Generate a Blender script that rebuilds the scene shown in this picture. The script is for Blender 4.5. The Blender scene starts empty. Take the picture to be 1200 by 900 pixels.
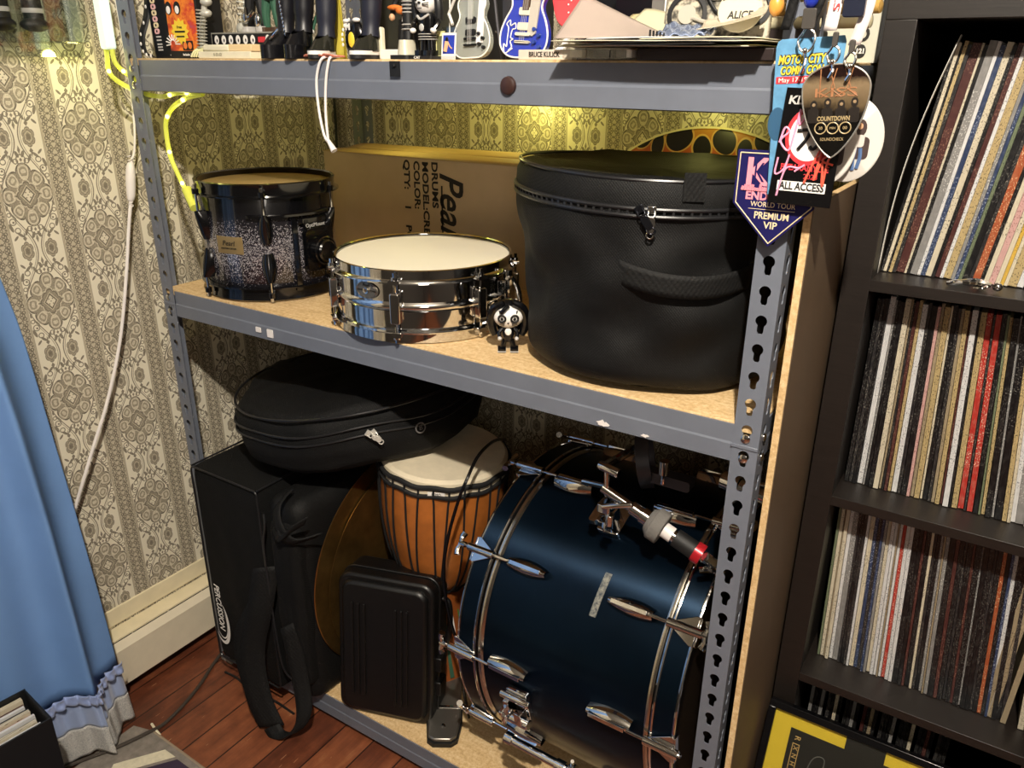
import bpy, math, random
from mathutils import Vector, Matrix, Euler
random.seed(7)
SC=bpy.context.scene; COL=SC.collection
pi=math.pi; R=math.radians
def V(*a): return Vector(a)
# ---------------------------------------------------------------- node helpers
class E:
    def __init__(s,nt,k): s.nt=nt; s.k=k
    def op(s,o,*b,clamp=False):
        n=s.nt.nodes.new('ShaderNodeMath'); n.operation=o; n.use_clamp=clamp
        for i,x in enumerate((s,)+b):
            if isinstance(x,E): s.nt.links.new(x.k,n.inputs[i])
            else: n.inputs[i].default_value=float(x)
        return E(s.nt,n.outputs[0])
    def __add__(s,b): return s.op('ADD',b)
    __radd__=__add__
    def __sub__(s,b): return s.op('SUBTRACT',b)
    def __rsub__(s,b): return (s*-1)+b
    def __mul__(s,b): return s.op('MULTIPLY',b)
    __rmul__=__mul__
    def __truediv__(s,b): return s.op('DIVIDE',b)
    def abs(s): return s.op('ABSOLUTE')
    def floor(s): return s.op('FLOOR')
    def lt(s,b): return s.op('LESS_THAN',b)
    def gt(s,b): return s.op('GREATER_THAN',b)
    def mx(s,b): return s.op('MAXIMUM',b)
    def mn(s,b): return s.op('MINIMUM',b)
    def sin(s): return s.op('SINE')
    def cos(s): return s.op('COSINE')
    def sq(s): return s*s
    def sqrt(s): return s.op('SQRT')
    def mod(s,b): return s.op('FLOORED_MODULO',b)
    def cl(s): return s.op('ADD',0.0,clamp=True)
def hyp(a,b): return (a*a+b*b).sqrt()
def band(x,c,w): return ((x-c).abs()).lt(w)
def srgb(c):
    if isinstance(c,str): c=tuple(int(c[i:i+2],16)/255 for i in (0,2,4))
    return tuple((x/12.92 if x<=.04045 else ((x+.055)/1.055)**2.4) for x in c)+(1,)
def newmat(name):
    m=bpy.data.materials.new(name); m.use_nodes=True; nt=m.node_tree
    return m,nt,nt.nodes['Principled BSDF']
def coords(nt,kind='Object'):
    t=nt.nodes.new('ShaderNodeTexCoord'); return t.outputs[kind]
def sep(nt,sock):
    n=nt.nodes.new('ShaderNodeSeparateXYZ'); nt.links.new(sock,n.inputs[0]); return [E(nt,o) for o in n.outputs]
def noise(nt,vec,scale,detail=2,rough=.5,out='Fac'):
    n=nt.nodes.new('ShaderNodeTexNoise'); n.inputs['Scale'].default_value=scale; n.inputs['Detail'].default_value=detail; n.inputs['Roughness'].default_value=rough
    if vec is not None: nt.links.new(vec,n.inputs['Vector'])
    return n.outputs[out]
def ramp(nt,fac,stops,interp='LINEAR'):
    n=nt.nodes.new('ShaderNodeValToRGB'); cr=n.color_ramp; cr.interpolation=interp
    while len(cr.elements)<len(stops): cr.elements.new(.5)
    for e,(p,c) in zip(cr.elements,stops): e.position=p; e.color=srgb(c)
    nt.links.new(fac.k if isinstance(fac,E) else fac,n.inputs[0]); return n.outputs[0]
def mix(nt,fac,a,b):
    n=nt.nodes.new('ShaderNodeMix'); n.data_type='RGBA'
    for s,x in ((n.inputs[0],fac),(n.inputs[6],a),(n.inputs[7],b)):
        if isinstance(x,E): nt.links.new(x.k,s)
        elif isinstance(x,(float,int)): s.default_value=x
        elif isinstance(x,(tuple,str)): s.default_value=srgb(x)
        else: nt.links.new(x,s)
    return n.outputs[2]
def scaled(nt,vec,s):
    n=nt.nodes.new('ShaderNodeMapping'); n.inputs['Scale'].default_value=s; nt.links.new(vec,n.inputs[0]); return n.outputs[0]
def bump(nt,bs,h,strength=.3,dist=.001):
    n=nt.nodes.new('ShaderNodeBump'); n.inputs['Strength'].default_value=strength; n.inputs['Distance'].default_value=dist
    nt.links.new(h.k if isinstance(h,E) else h,n.inputs['Height']); nt.links.new(n.outputs[0],bs.inputs['Normal'])
_M={}
def mat(name,col,rough=.5,metal=0,var=.0,vs=30,bmp=0,bs_=80,spec=None,trans=0,coat=0,emit=None,es=0,sheen=0,alpha=1):
    if name in _M: return _M[name]
    m,nt,b=newmat(name)
    b.inputs['Base Color'].default_value=srgb(col); b.inputs['Roughness'].default_value=rough; b.inputs['Metallic'].default_value=metal
    if spec is not None: b.inputs['Specular IOR Level'].default_value=spec
    if trans: b.inputs['Transmission Weight'].default_value=trans; b.inputs['IOR'].default_value=1.35
    if coat: b.inputs['Coat Weight'].default_value=coat; b.inputs['Coat Roughness'].default_value=.08
    if sheen: b.inputs['Sheen Weight'].default_value=sheen
    if emit: b.inputs['Emission Color'].default_value=srgb(emit); b.inputs['Emission Strength'].default_value=es
    if alpha<1: b.inputs['Alpha'].default_value=alpha
    co=coords(nt) if (var or bmp) else None
    if var:
        c=srgb(col)[:3]; n=nt.nodes.new('ShaderNodeValToRGB'); cr=n.color_ramp
        cr.elements[0].position=.3; cr.elements[1].position=.7
        cr.elements[0].color=tuple(x*(1-var) for x in c)+(1,); cr.elements[1].color=tuple(min(1,x*(1+var)) for x in c)+(1,)
        nt.links.new(noise(nt,co,vs,3,.6),n.inputs[0]); nt.links.new(n.outputs[0],b.inputs['Base Color'])
    if bmp: bump(nt,b,noise(nt,co,bs_,3,.6),bmp,.002)
    _M[name]=m; return m
# wallpaper ------------------------------------------------------
def pane(name,g,tint='f6f8f6',rough=.06):
    m=bpy.data.materials.new(name); m.use_nodes=True; nt=m.node_tree; nt.nodes.clear()
    o=nt.nodes.new('ShaderNodeOutputMaterial'); mx=nt.nodes.new('ShaderNodeMixShader'); t=nt.nodes.new('ShaderNodeBsdfTransparent'); gl=nt.nodes.new('ShaderNodeBsdfGlossy')
    t.inputs[0].default_value=srgb(tint); gl.inputs['Roughness'].default_value=rough; mx.inputs[0].default_value=g
    nt.links.new(t.outputs[0],mx.inputs[1]); nt.links.new(gl.outputs[0],mx.inputs[2]); nt.links.new(mx.outputs[0],o.inputs[0]); return m
def wallpaper(name,axis,u0,z0):
    m,nt,b=newmat(name)
    g=nt.nodes.new('ShaderNodeNewGeometry'); X,Y,Z=sep(nt,g.outputs['Position'])
    u=(Y if axis=='y' else X)-u0; P=.1373; Q=.2145
    i=(u/P+.5).floor(); a=u-i*P; par=i.mod(2.0)
    v=(Z-z0)/Q-par*.5
    bb=(v-(v+.5).floor())*Q; v2=v+.5; b2=(v2-(v2+.5).floor())*Q
    A=a.abs()
    # ribbon stripe: chained hearts and lozenges between two fine lines
    s=.06865-A; instripe=s.lt(.0205); sa=s; t=.0262
    ph=Z*(pi/t); sn_=ph.sin().abs(); cs_=ph.cos().abs()
    fz=((Z/t)-((Z/t)+.5).floor())*t; z2=Z/t+.5; fz2=(z2-(z2+.5).floor())*t
    h1=(sa-(sn_*.0105+.0015)).abs().lt(.0011)
    h2=(sa-(cs_*.0062+.0008)).abs().lt(.0008)
    cu1=band(hyp(sa-.0112,fz2.abs()-.0062),.0030,.0010)
    cu2=band(hyp(sa-.0060,fz2.abs()-.0030),.0026,.0009)
    dia=(sa+fz.abs()).lt(.0030); dia2=((sa-.0135).abs()+fz.abs()).lt(.0030); dot=hyp(sa,fz2).lt(.0016)
    sp=h1.mx(h2*.8).mx(cu1).mx(cu2*.9).mx(dia).mx(dia2*.8).mx(dot)
    edge=band(s,.0168,.0005).mx(band(s,.0192,.0005))
    stripe=(sp*.50+edge*.22+.27)
    # medallion
    def atn(y,x):
        n=nt.nodes.new('ShaderNodeMath'); n.operation='ARCTAN2'; nt.links.new(y.k,n.inputs[0]); nt.links.new(x.k,n.inputs[1]); return E(nt,n.outputs[0])
    th=atn(bb/.058,a/.0465); rr=hyp(a/.0480,bb/.0600); c4=(th*4.0).cos().abs(); c2=(th*2.0).cos()
    lobe=c4.sqrt()*.20+.80
    r=rr/lobe/(c2*c2*.10+.92)
    inm=r.lt(1.0)
    # drop shaped petals
    pc_=(r-.74); pw_=(1-c4)
    drop=(pc_*pc_*14)+(pw_*pw_*2.6)
    m1=inm*.50+band(r,.965,.035)*.30
    m1=m1-drop.lt(1.0)*.34*inm+band(drop,1.0,.22)*.22*inm+drop.lt(.30)*.34*inm-drop.lt(.06)*.3*inm
    m1=m1-band(r,.47,.03)*.30+band(r,.41,.025)*.25
    dm=(A/.0115)+(bb.abs()/.0150)
    m1=m1-dm.lt(1.55)*.22+band(dm,1.45,.10)*.30-dm.lt(1.0)*.20+band(dm,.98,.13)*.65
    m1=m1+hyp(A-.0038,bb.abs()-.0050).lt(.0014)*.6+hyp(a,bb).lt(.0013)*.6
    m1=m1+hyp(A-.0235,bb*1.3).lt(.0026)*.4
    # pair of florets half way between medallions
    fa=A-.0235; f=hyp(fa/.0125,b2/.0190); ft=atn(b2/.019,fa/.0125)
    f3=(ft*3.0).sin().abs().sqrt()
    fr=f/(f3*.22+.80)
    fl=fr.lt(1.0)*.60-band(fr,.80,.05)*.20-band(fr,.50,.09)*.28+fr.lt(.26)*.1
    tip=((fa.abs()*1.5+(b2.abs()-.0255).abs()).lt(.0058)).mx((fa.abs()*3+(b2.abs()-.032).abs()*.6).lt(.0042))*.65
    # ogee scrolls
    w=(bb*(2*pi/Q)).cos(); sc=.0262+.0218*w
    line=(A-sc).abs().lt(.0012)*(r.gt(1.02))*.62
    line=line.mx((A-sc-.004).abs().lt(.0007)*(bb.abs().gt(.045))*.5)
    curl=band(hyp(A-.0395,bb.abs()-.0475),.0060,.0010)
    curl=curl.mx(hyp(A-.0385,bb.abs()-.0485).lt(.0022)).mx(band(hyp(A-.0335,bb.abs()-.0650),.0050,.0010)).mx(band(hyp(A-.0440,bb.abs()-.0335),.0036,.0009))
    curl=curl.mx(band(hyp(A-.0105,bb.abs()-.0640),.0044,.0010))
    def leafm(cx,cy,ang,L,W):
        ca,sa_=math.cos(ang),math.sin(ang); x=A-cx; y=bb.abs()-cy; p=x*ca+y*sa_; q=y*ca-x*sa_
        return (p*p*(1/L**2)+q*q*(1/W**2)+(p*q)*0.0+(p*.35/L)).lt(1.0)
    for (cx,cy,an,L,W) in ((.0440,.0600,1.9,.0085,.0030),(.0365,.0370,-.9,.0060,.0022),(.0290,.0745,2.4,.0075,.0026),(.0180,.0700,1.1,.0080,.0026),(.0450,.0200,1.4,.0070,.0022),(.0060,.0780,1.2,.0065,.0030),(.0400,.0800,.8,.0060,.0022)): curl=curl.mx(leafm(cx,cy,an,L,W))
    curl=curl*(r.gt(1.03))*.66
    cr=band(hyp(A,(bb.abs()-.0665)*.9),.0085,.0012).mx(((A*1.4)+(bb.abs()-.0665).abs()).lt(.0042)).mx(((A*2.2)+(bb.abs()-.0845).abs()*.7).lt(.0062))
    cr=cr*(r.gt(1.0))*.6
    pan=m1.mx(fl).mx(tip).mx(line).mx(curl).mx(cr)
    nz=E(nt,noise(nt,scaled(nt,g.outputs['Position'],(1,1,1)),420,2,.6))
    fine=((nz-.5)*.55)
    pan=pan+pan.gt(.15)*fine
    D=(instripe*stripe+(instripe*-1+1)*pan).cl()
    big=E(nt,noise(nt,g.outputs['Position'],9,3,.6))
    D=(D+(big-.5)*.10).cl()
    col=ramp(nt,D,[(0,'e2dac4'),(.30,'b9ae97'),(.58,'89806f'),(1,'4c463c')])
    nt.links.new(col,b.inputs['Base Color']); b.inputs['Roughness'].default_value=.62
    bump(nt,b,D,.12,.001)
    return m
def floor_mat():
    m,nt,b=newmat('worn_wood_planks'); g=nt.nodes.new('ShaderNodeNewGeometry'); X,Y,Z=sep(nt,g.outputs['Position'])
    pw=.085; i=(X/pw).floor(); f=X/pw-i
    v=nt.nodes.new('ShaderNodeCombineXYZ'); nt.links.new((X*14+i*3.7).k,v.inputs[0]); nt.links.new((Y*1.3+i*1.9).k,v.inputs[1])
    n1=E(nt,noise(nt,v.outputs[0],3.2,6,.65))
    n2=E(nt,noise(nt,g.outputs['Position'],22,5,.7)); n3=E(nt,noise(nt,g.outputs['Position'],6,3,.6))
    tone=((i*12.9898).sin()*437.5).mod(1.0)
    k=n1*.55+n2*.35+tone*.18+(n3-.5)*.5-.08
    col=ramp(nt,k,[(.18,'30180f'),(.4,'5f3220'),(.6,'844c30'),(.82,'ab7850')])
    gap=(f.lt(.022)).mx(f.gt(.985))
    col=mix(nt,gap,col,'1a0c08')
    v2=nt.nodes.new('ShaderNodeCombineXYZ'); nt.links.new((X*60).k,v2.inputs[0]); nt.links.new((Y*6).k,v2.inputs[1])
    sc=E(nt,noise(nt,v2.outputs[0],3.0,2,.5)).gt(.735)
    col=mix(nt,sc*.55,col,'c9a27c')
    nt.links.new(col,b.inputs['Base Color']); b.inputs['Roughness'].default_value=.42
    nt.links.new((n2*.35+.25).k,b.inputs['Roughness']); bump(nt,b,(gap*-1.0)+n2*.3,.35,.002); return m
def chipboard():
    m,nt,b=newmat('particle_board'); co=coords(nt)
    n=E(nt,noise(nt,co,160,4,.75)); n2=E(nt,noise(nt,scaled(nt,co,(6,40,6)),3,3,.6))
    col=ramp(nt,n*.7+n2*.3,[(.3,'a58458'),(.45,'cdaa78'),(.6,'dfc394'),(.75,'efdcb6')])
    nt.links.new(col,b.inputs['Base Color']); b.inputs['Roughness'].default_value=.7; bump(nt,b,n,.15,.001); return m
def fabric(name,c,scale=900,var=.25,rough=.85,sheen=.15):
    m,nt,b=newmat(name); co=coords(nt); X,Y,Z=sep(nt,co)
    w=((X+Y)*scale*2).sin()*((Z-Y*.3)*scale*2).sin()
    n=E(nt,noise(nt,co,14,4,.6)); n2=E(nt,noise(nt,co,500,1))
    k=srgb(c)[:3]; r=nt.nodes.new('ShaderNodeValToRGB'); e=r.color_ramp.elements
    e[0].color=tuple(x*(1-var) for x in k)+(1,); e[1].color=tuple(min(1,x*(1+var)) for x in k)+(1,)
    nt.links.new((n*.6+n2*.4).k,r.inputs[0]); nt.links.new(r.outputs[0],b.inputs['Base Color'])
    b.inputs['Roughness'].default_value=rough; b.inputs['Sheen Weight'].default_value=sheen; b.inputs['Specular IOR Level'].default_value=.28
    bump(nt,b,w*.3+n2*.6+n*3,.35,.002); return m
def sparkle():
    m,nt,b=newmat('silver_sparkle_fade'); g=nt.nodes.new('ShaderNodeTexCoord'); X,Y,Z=sep(nt,g.outputs['Object'])
    n=E(nt,noise(nt,g.outputs['Object'],620,1,.5)); vo=nt.nodes.new('ShaderNodeTexVoronoi'); vo.inputs['Scale'].default_value=760
    nt.links.new(g.outputs['Object'],vo.inputs['Vector']); s=sep(nt,vo.outputs['Color'])[0]
    h=((Z-.098)/.07).abs(); dens=(h*-1.0+1.15).cl()
    fl=(s+dens*.42).gt(1.06)*dens
    col=mix(nt,dens*.7,'08080b','3a363e'); col=mix(nt,fl,col,'f2ecf0')
    nt.links.new(col,b.inputs['Base Color']); b.inputs['Roughness'].default_value=.22
    nt.links.new((fl*.6+.1).k,b.inputs['Metallic']); b.inputs['Coat Weight'].default_value=.8; return m
def spine_mat(name,c,ink,dens=.6):
    m,nt,b=newmat(name); co=coords(nt); X,Y,Z=sep(nt,co)
    oi=nt.nodes.new('ShaderNodeObjectInfo'); rnd=E(nt,oi.outputs['Random'])
    v=nt.nodes.new('ShaderNodeCombineXYZ'); nt.links.new((X*620+rnd*91).k,v.inputs[0]); nt.links.new((Z*380).k,v.inputs[1])
    n=E(nt,noise(nt,v.outputs[0],1.0,1,.5)); v2=nt.nodes.new('ShaderNodeCombineXYZ'); nt.links.new((Z*11+rnd*57).k,v2.inputs[1]); nt.links.new((rnd*31).k,v2.inputs[0])
    z=E(nt,noise(nt,v2.outputs[0],1.0,1,.5)); txt=n.gt(.62)*z.gt(1.10-dens)
    w=E(nt,noise(nt,v.outputs[0],.25,2,.6))
    col=mix(nt,(w-.45).cl()*.5,c,ink); col=mix(nt,txt*.85,col,ink)
    nt.links.new(col,b.inputs['Base Color']); b.inputs['Roughness'].default_value=.35; return m
def black_wood():
    m,nt,b=newmat('black_brown_wood_veneer'); co=coords(nt); n=E(nt,noise(nt,scaled(nt,co,(8,8,120)),3,4,.6)); n2=E(nt,noise(nt,scaled(nt,co,(6,100,100)),3,3,.6))
    col=ramp(nt,n*.5+n2*.5,[(.3,'16120f'),(.7,'221c19')]); nt.links.new(col,b.inputs['Base Color']); b.inputs['Roughness'].default_value=.42; bump(nt,b,n,.06,.001); return m
def lace():
    m,nt,b=newmat('grey_lace'); co=coords(nt); n=E(nt,noise(nt,co,60,3,.7)); vo=nt.nodes.new('ShaderNodeTexVoronoi'); vo.feature='DISTANCE_TO_EDGE'; vo.inputs['Scale'].default_value=55
    nt.links.new(noise(nt,co,30,1,.5,'Color'),vo.inputs['Vector']); d=E(nt,vo.outputs[0])
    w=((n*70).sin().abs()).gt(.5)
    col=mix(nt,w,'6f7076','cfccc6'); nt.links.new(col,b.inputs['Base Color']); b.inputs['Roughness'].default_value=.9; bump(nt,b,w,.6,.003); return m
def flame_mat():
    m,nt,b=newmat('flame_print'); g=nt.nodes.new('ShaderNodeNewGeometry'); X,Y,Z=sep(nt,g.outputs['Position'])
    n=E(nt,noise(nt,g.outputs['Position'],7,1,.4)); n2=E(nt,noise(nt,g.outputs['Position'],9,1,.4))
    U=(X+n*.06)/.090; iu=(U+.5).floor(); fu=(U-iu); W=(Z+n2*.03-1.300)/.030; 
    t1=hyp(fu*3.2,(W-.25)*1.1); hole=t1.lt(.92)
    U2=U+.5; fu2=U2-(U2+.5).floor(); t2=hyp(fu2*4.2,(W+.35)*1.0); hole2=t2.lt(.75)
    k=hole.mx(hole2); rim=band(t1,.98,.05).mx(band(t2,.82,.07))
    col=mix(nt,((Z-1.26)*14).cl(),'a84a18','a8802c'); col=mix(nt,rim,col,'c09a58'); col=mix(nt,k,col,'0c0a08')
    nt.links.new(col,b.inputs['Base Color']); b.inputs['Roughness'].default_value=.4; return m
# ---------------------------------------------------------------- mesh builder
def catmull(pts,n=6,closed=False):
    P=[Vector(p) for p in pts]; out=[]; N=len(P)
    rng=range(N if closed else N-1)
    for i in rng:
        p0=P[(i-1)%N] if closed or i>0 else P[0]*2-P[1]; p1=P[i]; p2=P[(i+1)%N]
        p3=P[(i+2)%N] if closed or i+2<N else P[-1]*2-P[-2]
        for k in range(n):
            t=k/n; out.append(.5*((2*p1)+(p2-p0)*t+(2*p0-5*p1+4*p2-p3)*t*t+(3*p1-p0-3*p2+p3)*t**3))
    if not closed: out.append(P[-1])
    return out
def frame(z,x=None):
    z=Vector(z).normalized(); h=Vector(x) if x else (Vector((0,0,1)) if abs(z.z)<.9 else Vector((1,0,0)))
    x_=(h-z*h.dot(z)).normalized(); y_=z.cross(x_); return Matrix((x_,y_,z)).transposed().to_4x4()
def T(x,y,z,rx=0,ry=0,rz=0,s=1): return Matrix.Translation((x,y,z))@Euler((R(rx),R(ry),R(rz))).to_matrix().to_4x4()@Matrix.Scale(s,4)
class MB:
    def __init__(s): s.v=[];s.f=[];s.m=[]
    def add(s,vs,fs,m=0,M=None):
        o=len(s.v); s.v+=[(M@Vector(v)) if M else Vector(v) for v in vs]; s.f+=[tuple(i+o for i in f) for f in fs]; s.m+=[m]*len(fs); return s
    def box(s,x0,x1,y0,y1,z0,z1,m=0,M=None):
        v=[(x,y,z) for x in (x0,x1) for y in (y0,y1) for z in (z0,z1)]
        return s.add(v,[(0,1,3,2),(4,6,7,5),(0,4,5,1),(2,3,7,6),(0,2,6,4),(1,5,7,3)],m,M)
    def rbox(s,x0,x1,y0,y1,z0,z1,r,m=0,M=None,n=4,ax='y'):
        # box with rounded outline in the plane perpendicular to ax
        def rr(a0,a1,b0,b1):
            o=[]
            for cx,cy,t0 in ((a1-r,b1-r,0),(a0+r,b1-r,90),(a0+r,b0+r,180),(a1-r,b0+r,270)):
                for k in range(n+1): t=R(t0+90*k/n); o.append((cx+r*math.cos(t),cy+r*math.sin(t)))
            return o
        if ax=='y': o=rr(x0,x1,z0,z1); f=lambda p,h:(p[0],h,p[1]); a,b=y0,y1
        elif ax=='z': o=rr(x0,x1,y0,y1); f=lambda p,h:(p[0],p[1],h); a,b=z0,z1
        else: o=rr(y0,y1,z0,z1); f=lambda p,h:(h,p[0],p[1]); a,b=x0,x1
        N=len(o); v=[f(p,a) for p in o]+[f(p,b) for p in o]
        fs=[(i,(i+1)%N,N+(i+1)%N,N+i) for i in range(N)]+[tuple(range(N))[::-1],tuple(range(N,2*N))]
        return s.add(v,fs,m,M)
    def prism(s,pts,h,m=0,M=None,h0=0):
        N=len(pts); v=[(p[0],p[1],h0) for p in pts]+[(p[0],p[1],h) for p in pts]
        return s.add(v,[(i,(i+1)%N,N+(i+1)%N,N+i) for i in range(N)]+[tuple(range(N))[::-1],tuple(range(N,2*N))],m,M)
    def lathe(s,prof,n=32,m=0,M=None,t0=0,t1=360,sx=1,sy=1):
        full=abs(t1-t0)>=359.9; k=n if full else n+1; v=[];fs=[]
        for (r,z) in prof:
            for i in range(k): t=R(t0+(t1-t0)*i/n); v.append((max(r,1e-5)*math.cos(t)*sx,max(r,1e-5)*math.sin(t)*sy,z))
        for j in range(len(prof)-1):
            for i in range(n):
                a=i;b=(i+1)%k if full else i+1
                fs.append((j*k+a,j*k+b,(j+1)*k+b,(j+1)*k+a))
        return s.add(v,fs,m,M)
    def cyl(s,p0,p1,r0,r1=None,n=12,m=0,M=None,caps=True):
        r1=r0 if r1 is None else r1; p0=Vector(p0);p1=Vector(p1); L=(p1-p0).length
        F=Matrix.Translation(p0)@frame(p1-p0); pr=[(r0,0),(r1,L)]
        if caps: pr=[(0,0)]+pr+[(0,L)]
        return s.lathe(pr,n,m,(M@F) if M else F)
    def tube(s,pts,r,n=8,m=0,M=None,closed=False,smooth=0,sx=1,flat=None):
        if smooth: pts=catmull(pts,smooth,closed)
        P=[Vector(p) for p in pts]; N=len(P); v=[];fs=[]; up=None
        for i,p in enumerate(P):
            d=(P[(i+1)%N]-P[i-1]) if closed else (P[min(i+1,N-1)]-P[max(i-1,0)])
            d.normalize()
            if up is None: up=frame(d,flat).col[0].to_3d() if not flat else Vector(flat)
            x=(up-d*up.dot(d)); x=x.normalized() if x.length>1e-6 else frame(d).col[0].to_3d()
            if not flat: up=x
            y=d.cross(x); rr=r(i/(N-1)) if callable(r) else r
            for k in range(n): t=2*pi*k/n; v.append(p+x*rr*math.cos(t)*sx+y*rr*math.sin(t))
        for i in range(N if closed else N-1):
            j=(i+1)%N
            for k in range(n): fs.append((i*n+k,i*n+(k+1)%n,j*n+(k+1)%n,j*n+k))
        if not closed: fs+=[tuple(range(n))[::-1],tuple(range((N-1)*n,N*n))]
        return s.add(v,fs,m,M)
    def ell(s,c,rx,ry,rz,m=0,M=None,n=16,k=10):
        pr=[(math.sin(pi*j/k),-math.cos(pi*j/k)) for j in range(k+1)]
        F=Matrix.Translation(c)@Matrix.Diagonal((rx,ry,rz,1)); return s.lathe(pr,n,m,(M@F) if M else F)
    def grid(s,f,nu,nv,m=0,M=None,cu=False):
        v=[f(i/nu,j/nv) for j in range(nv+1) for i in range(nu if cu else nu+1)]; k=nu if cu else nu+1; fs=[]
        for j in range(nv):
            for i in range(nu):
                b=(i+1)%k; fs.append((j*k+i,j*k+b,(j+1)*k+b,(j+1)*k+i))
        return s.add(v,fs,m,M)
    def text(s,t,size,M,m=0,w=None,ext=.0003,shear=0,al='CENTER',bold=0):
        cu=bpy.data.curves.new('t','FONT'); cu.body=t; cu.size=size; cu.align_x=al; cu.align_y='CENTER'; cu.extrude=ext; cu.shear=shear; cu.offset=bold; cu.resolution_u=3
        ob=bpy.data.objects.new('t',cu); COL.objects.link(ob); dg=bpy.context.evaluated_depsgraph_get(); me=bpy.data.meshes.new_from_object(ob.evaluated_get(dg))
        vs=[v.co.copy() for v in me.vertices]; fs=[tuple(p.vertices) for p in me.polygons]
        if w and vs:
            wid=max(v.x for v in vs)-min(v.x for v in vs); k=w/wid
            for v in vs: v.x*=k
        s.add(vs,fs,m,M); bpy.data.objects.remove(ob); bpy.data.curves.remove(cu); bpy.data.meshes.remove(me); return s
    def build(s,name,mats,parent=None,bev=0,ang=35,sub=0,flat=False,solid=0,disp=None,label=None):
        loc=Vector((0,0,0))
        if parent is not None:
            p=parent
            while p.parent: p=p.parent
            loc=Vector(p.location)
        else:
            xs=[v.x for v in s.v];ys=[v.y for v in s.v];zs=[v.z for v in s.v]; loc=Vector(((min(xs)+max(xs))/2,(min(ys)+max(ys))/2,min(zs)))
        me=bpy.data.meshes.new(name); me.from_pydata([v-loc for v in s.v],[],s.f)
        if not isinstance(mats,(list,tuple)): mats=[mats]
        for a in mats: me.materials.append(a)
        me.polygons.foreach_set('material_index',s.m); me.validate(); me.update()
        import bmesh
        bm=bmesh.new(); bm.from_mesh(me); bmesh.ops.remove_doubles(bm,verts=bm.verts,dist=1e-6); bmesh.ops.recalc_face_normals(bm,faces=bm.faces); bm.to_mesh(me); bm.free()
        if not flat:
            me.polygons.foreach_set('use_smooth',[True]*len(me.polygons)); me.set_sharp_from_angle(angle=R(ang))
        o=bpy.data.objects.new(name,me); COL.objects.link(o)
        if parent is not None: o.parent=parent
        else: o.location=loc
        if solid: md=o.modifiers.new('s','SOLIDIFY'); md.thickness=solid; md.offset=0
        if bev: md=o.modifiers.new('b','BEVEL'); md.width=bev; md.segments=2; md.limit_method='ANGLE'
        if sub: md=o.modifiers.new('ss','SUBSURF'); md.levels=sub; md.render_levels=sub
        if disp:
            tx=bpy.data.textures.new('d','CLOUDS'); tx.noise_scale=disp[1]; md=o.modifiers.new('d','DISPLACE'); md.texture=tx; md.strength=disp[0]; md.mid_level=.5; md.texture_coords='LOCAL'
        if label: o['label']=label
        return o
def tag(o,label,cat,group=None,kind=None):
    o['label']=label; o['category']=cat
    if group: o['group']=group
    if kind: o['kind']=kind
    return o
def thing(name,loc,label,cat,group=None):
    o=bpy.data.objects.new(name,None); COL.objects.link(o); o.location=loc; o.empty_display_size=.05; return tag(o,label,cat,group)
def struct(o): o['kind']='structure'; return o
# ---------------------------------------------------------------- materials
WALL_L=wallpaper('damask_wallpaper','y',-.0266,1.295); WALL_B=wallpaper('damask_wallpaper_rear','x',.2235,1.283)
FLOOR=floor_mat(); CHIP=chipboard(); SPARK=sparkle(); LACE=lace(); FLAME=flame_mat(); KALLAX=black_wood()
STEEL=mat('grey_painted_steel','6a6f7a',.38,.0,var=.05,vs=20,spec=.5)
CHROME=mat('chrome','dcdcdc',.07,1); DULLCH=mat('dull_chrome','b8b2a6',.28,1); BLKMETAL=mat('gloss_black_metal','0a0a0c',.15,.0,coat=.6)
BLACKP=mat('black_plastic','0c0b0b',.4,0,bmp=.08,bs_=300); RUB=mat('black_rubber','101010',.6)
BAG=fabric('black_nylon','0b0b0b',700,.25,.66,.0); BAG2=fabric('black_canvas','070707',600,.3,.75,.0); WEB=fabric('black_webbing','0f0f0f',300,.2,.7,.0); PIPING=mat('black_piping','1c1c1e',.3)
WHITEP=mat('white_plastic','e6e0dc',.4); CREAM=mat('cream_paper','e4dcc0',.6,var=.06); WHITE=mat('white_paint','eeeae0',.5); PAPER=mat('grey_paper','d3cabd',.6,var=.05)
BRONZE=mat('aged_bronze','86693a',.34,.9,var=.3,vs=14,bmp=.12,bs_=26); BRASS=mat('brass','b9975a',.3,1)
WOODO=mat('orange_stained_wood','a8622a',.35,0,var=.22,vs=18,coat=.3); HEAD=mat('drum_head_white','e9e2cf',.55); SKIN=mat('goat_skin','d8cbb0',.7,var=.08)
CARD=mat('brown_cardboard','c2aa88',.75,0,var=.06,vs=12); CARDTOP=mat('brown_cardboard_flap','b89c6c',.7); INK=mat('black_ink','17130f',.6)
BLUE=mat('blue_satin','6b8fc2',.55,0,var=.05,vs=6,spec=.3); HEATER=mat('cream_enamel','d9ceb6',.4,0,var=.03); TRIM=mat('painted_trim','e3d6b4',.45,0,var=.08,vs=12); DARK=mat('dark_void','0b0a09',.8)
BLK=mat('matte_black','0e0e0f',.55); GLOSSBLK=mat('glossy_black','0c0c0e',.18); RED=mat('red_anodised','b3202a',.3,.3); FELT=mat('grey_felt','6a6763',.95,0,bmp=.4,bs_=300)
CLEAR=pane('clear_plastic',.10); CLEARB=pane('clear_blister',.16)
SILVER=mat('silver_print','b9b6b2',.4); GREY=mat('mid_grey','6f6c6a',.5); YEL=mat('yellow_print','e8c93a',.5); REDP=mat('red_print','c8323a',.5); PINK=mat('pink_print','e890a0',.5); BLUEP=mat('royal_blue','2436a4',.25,coat=.5); NAVY=mat('navy_laminate','1f1d52',.25)
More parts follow.
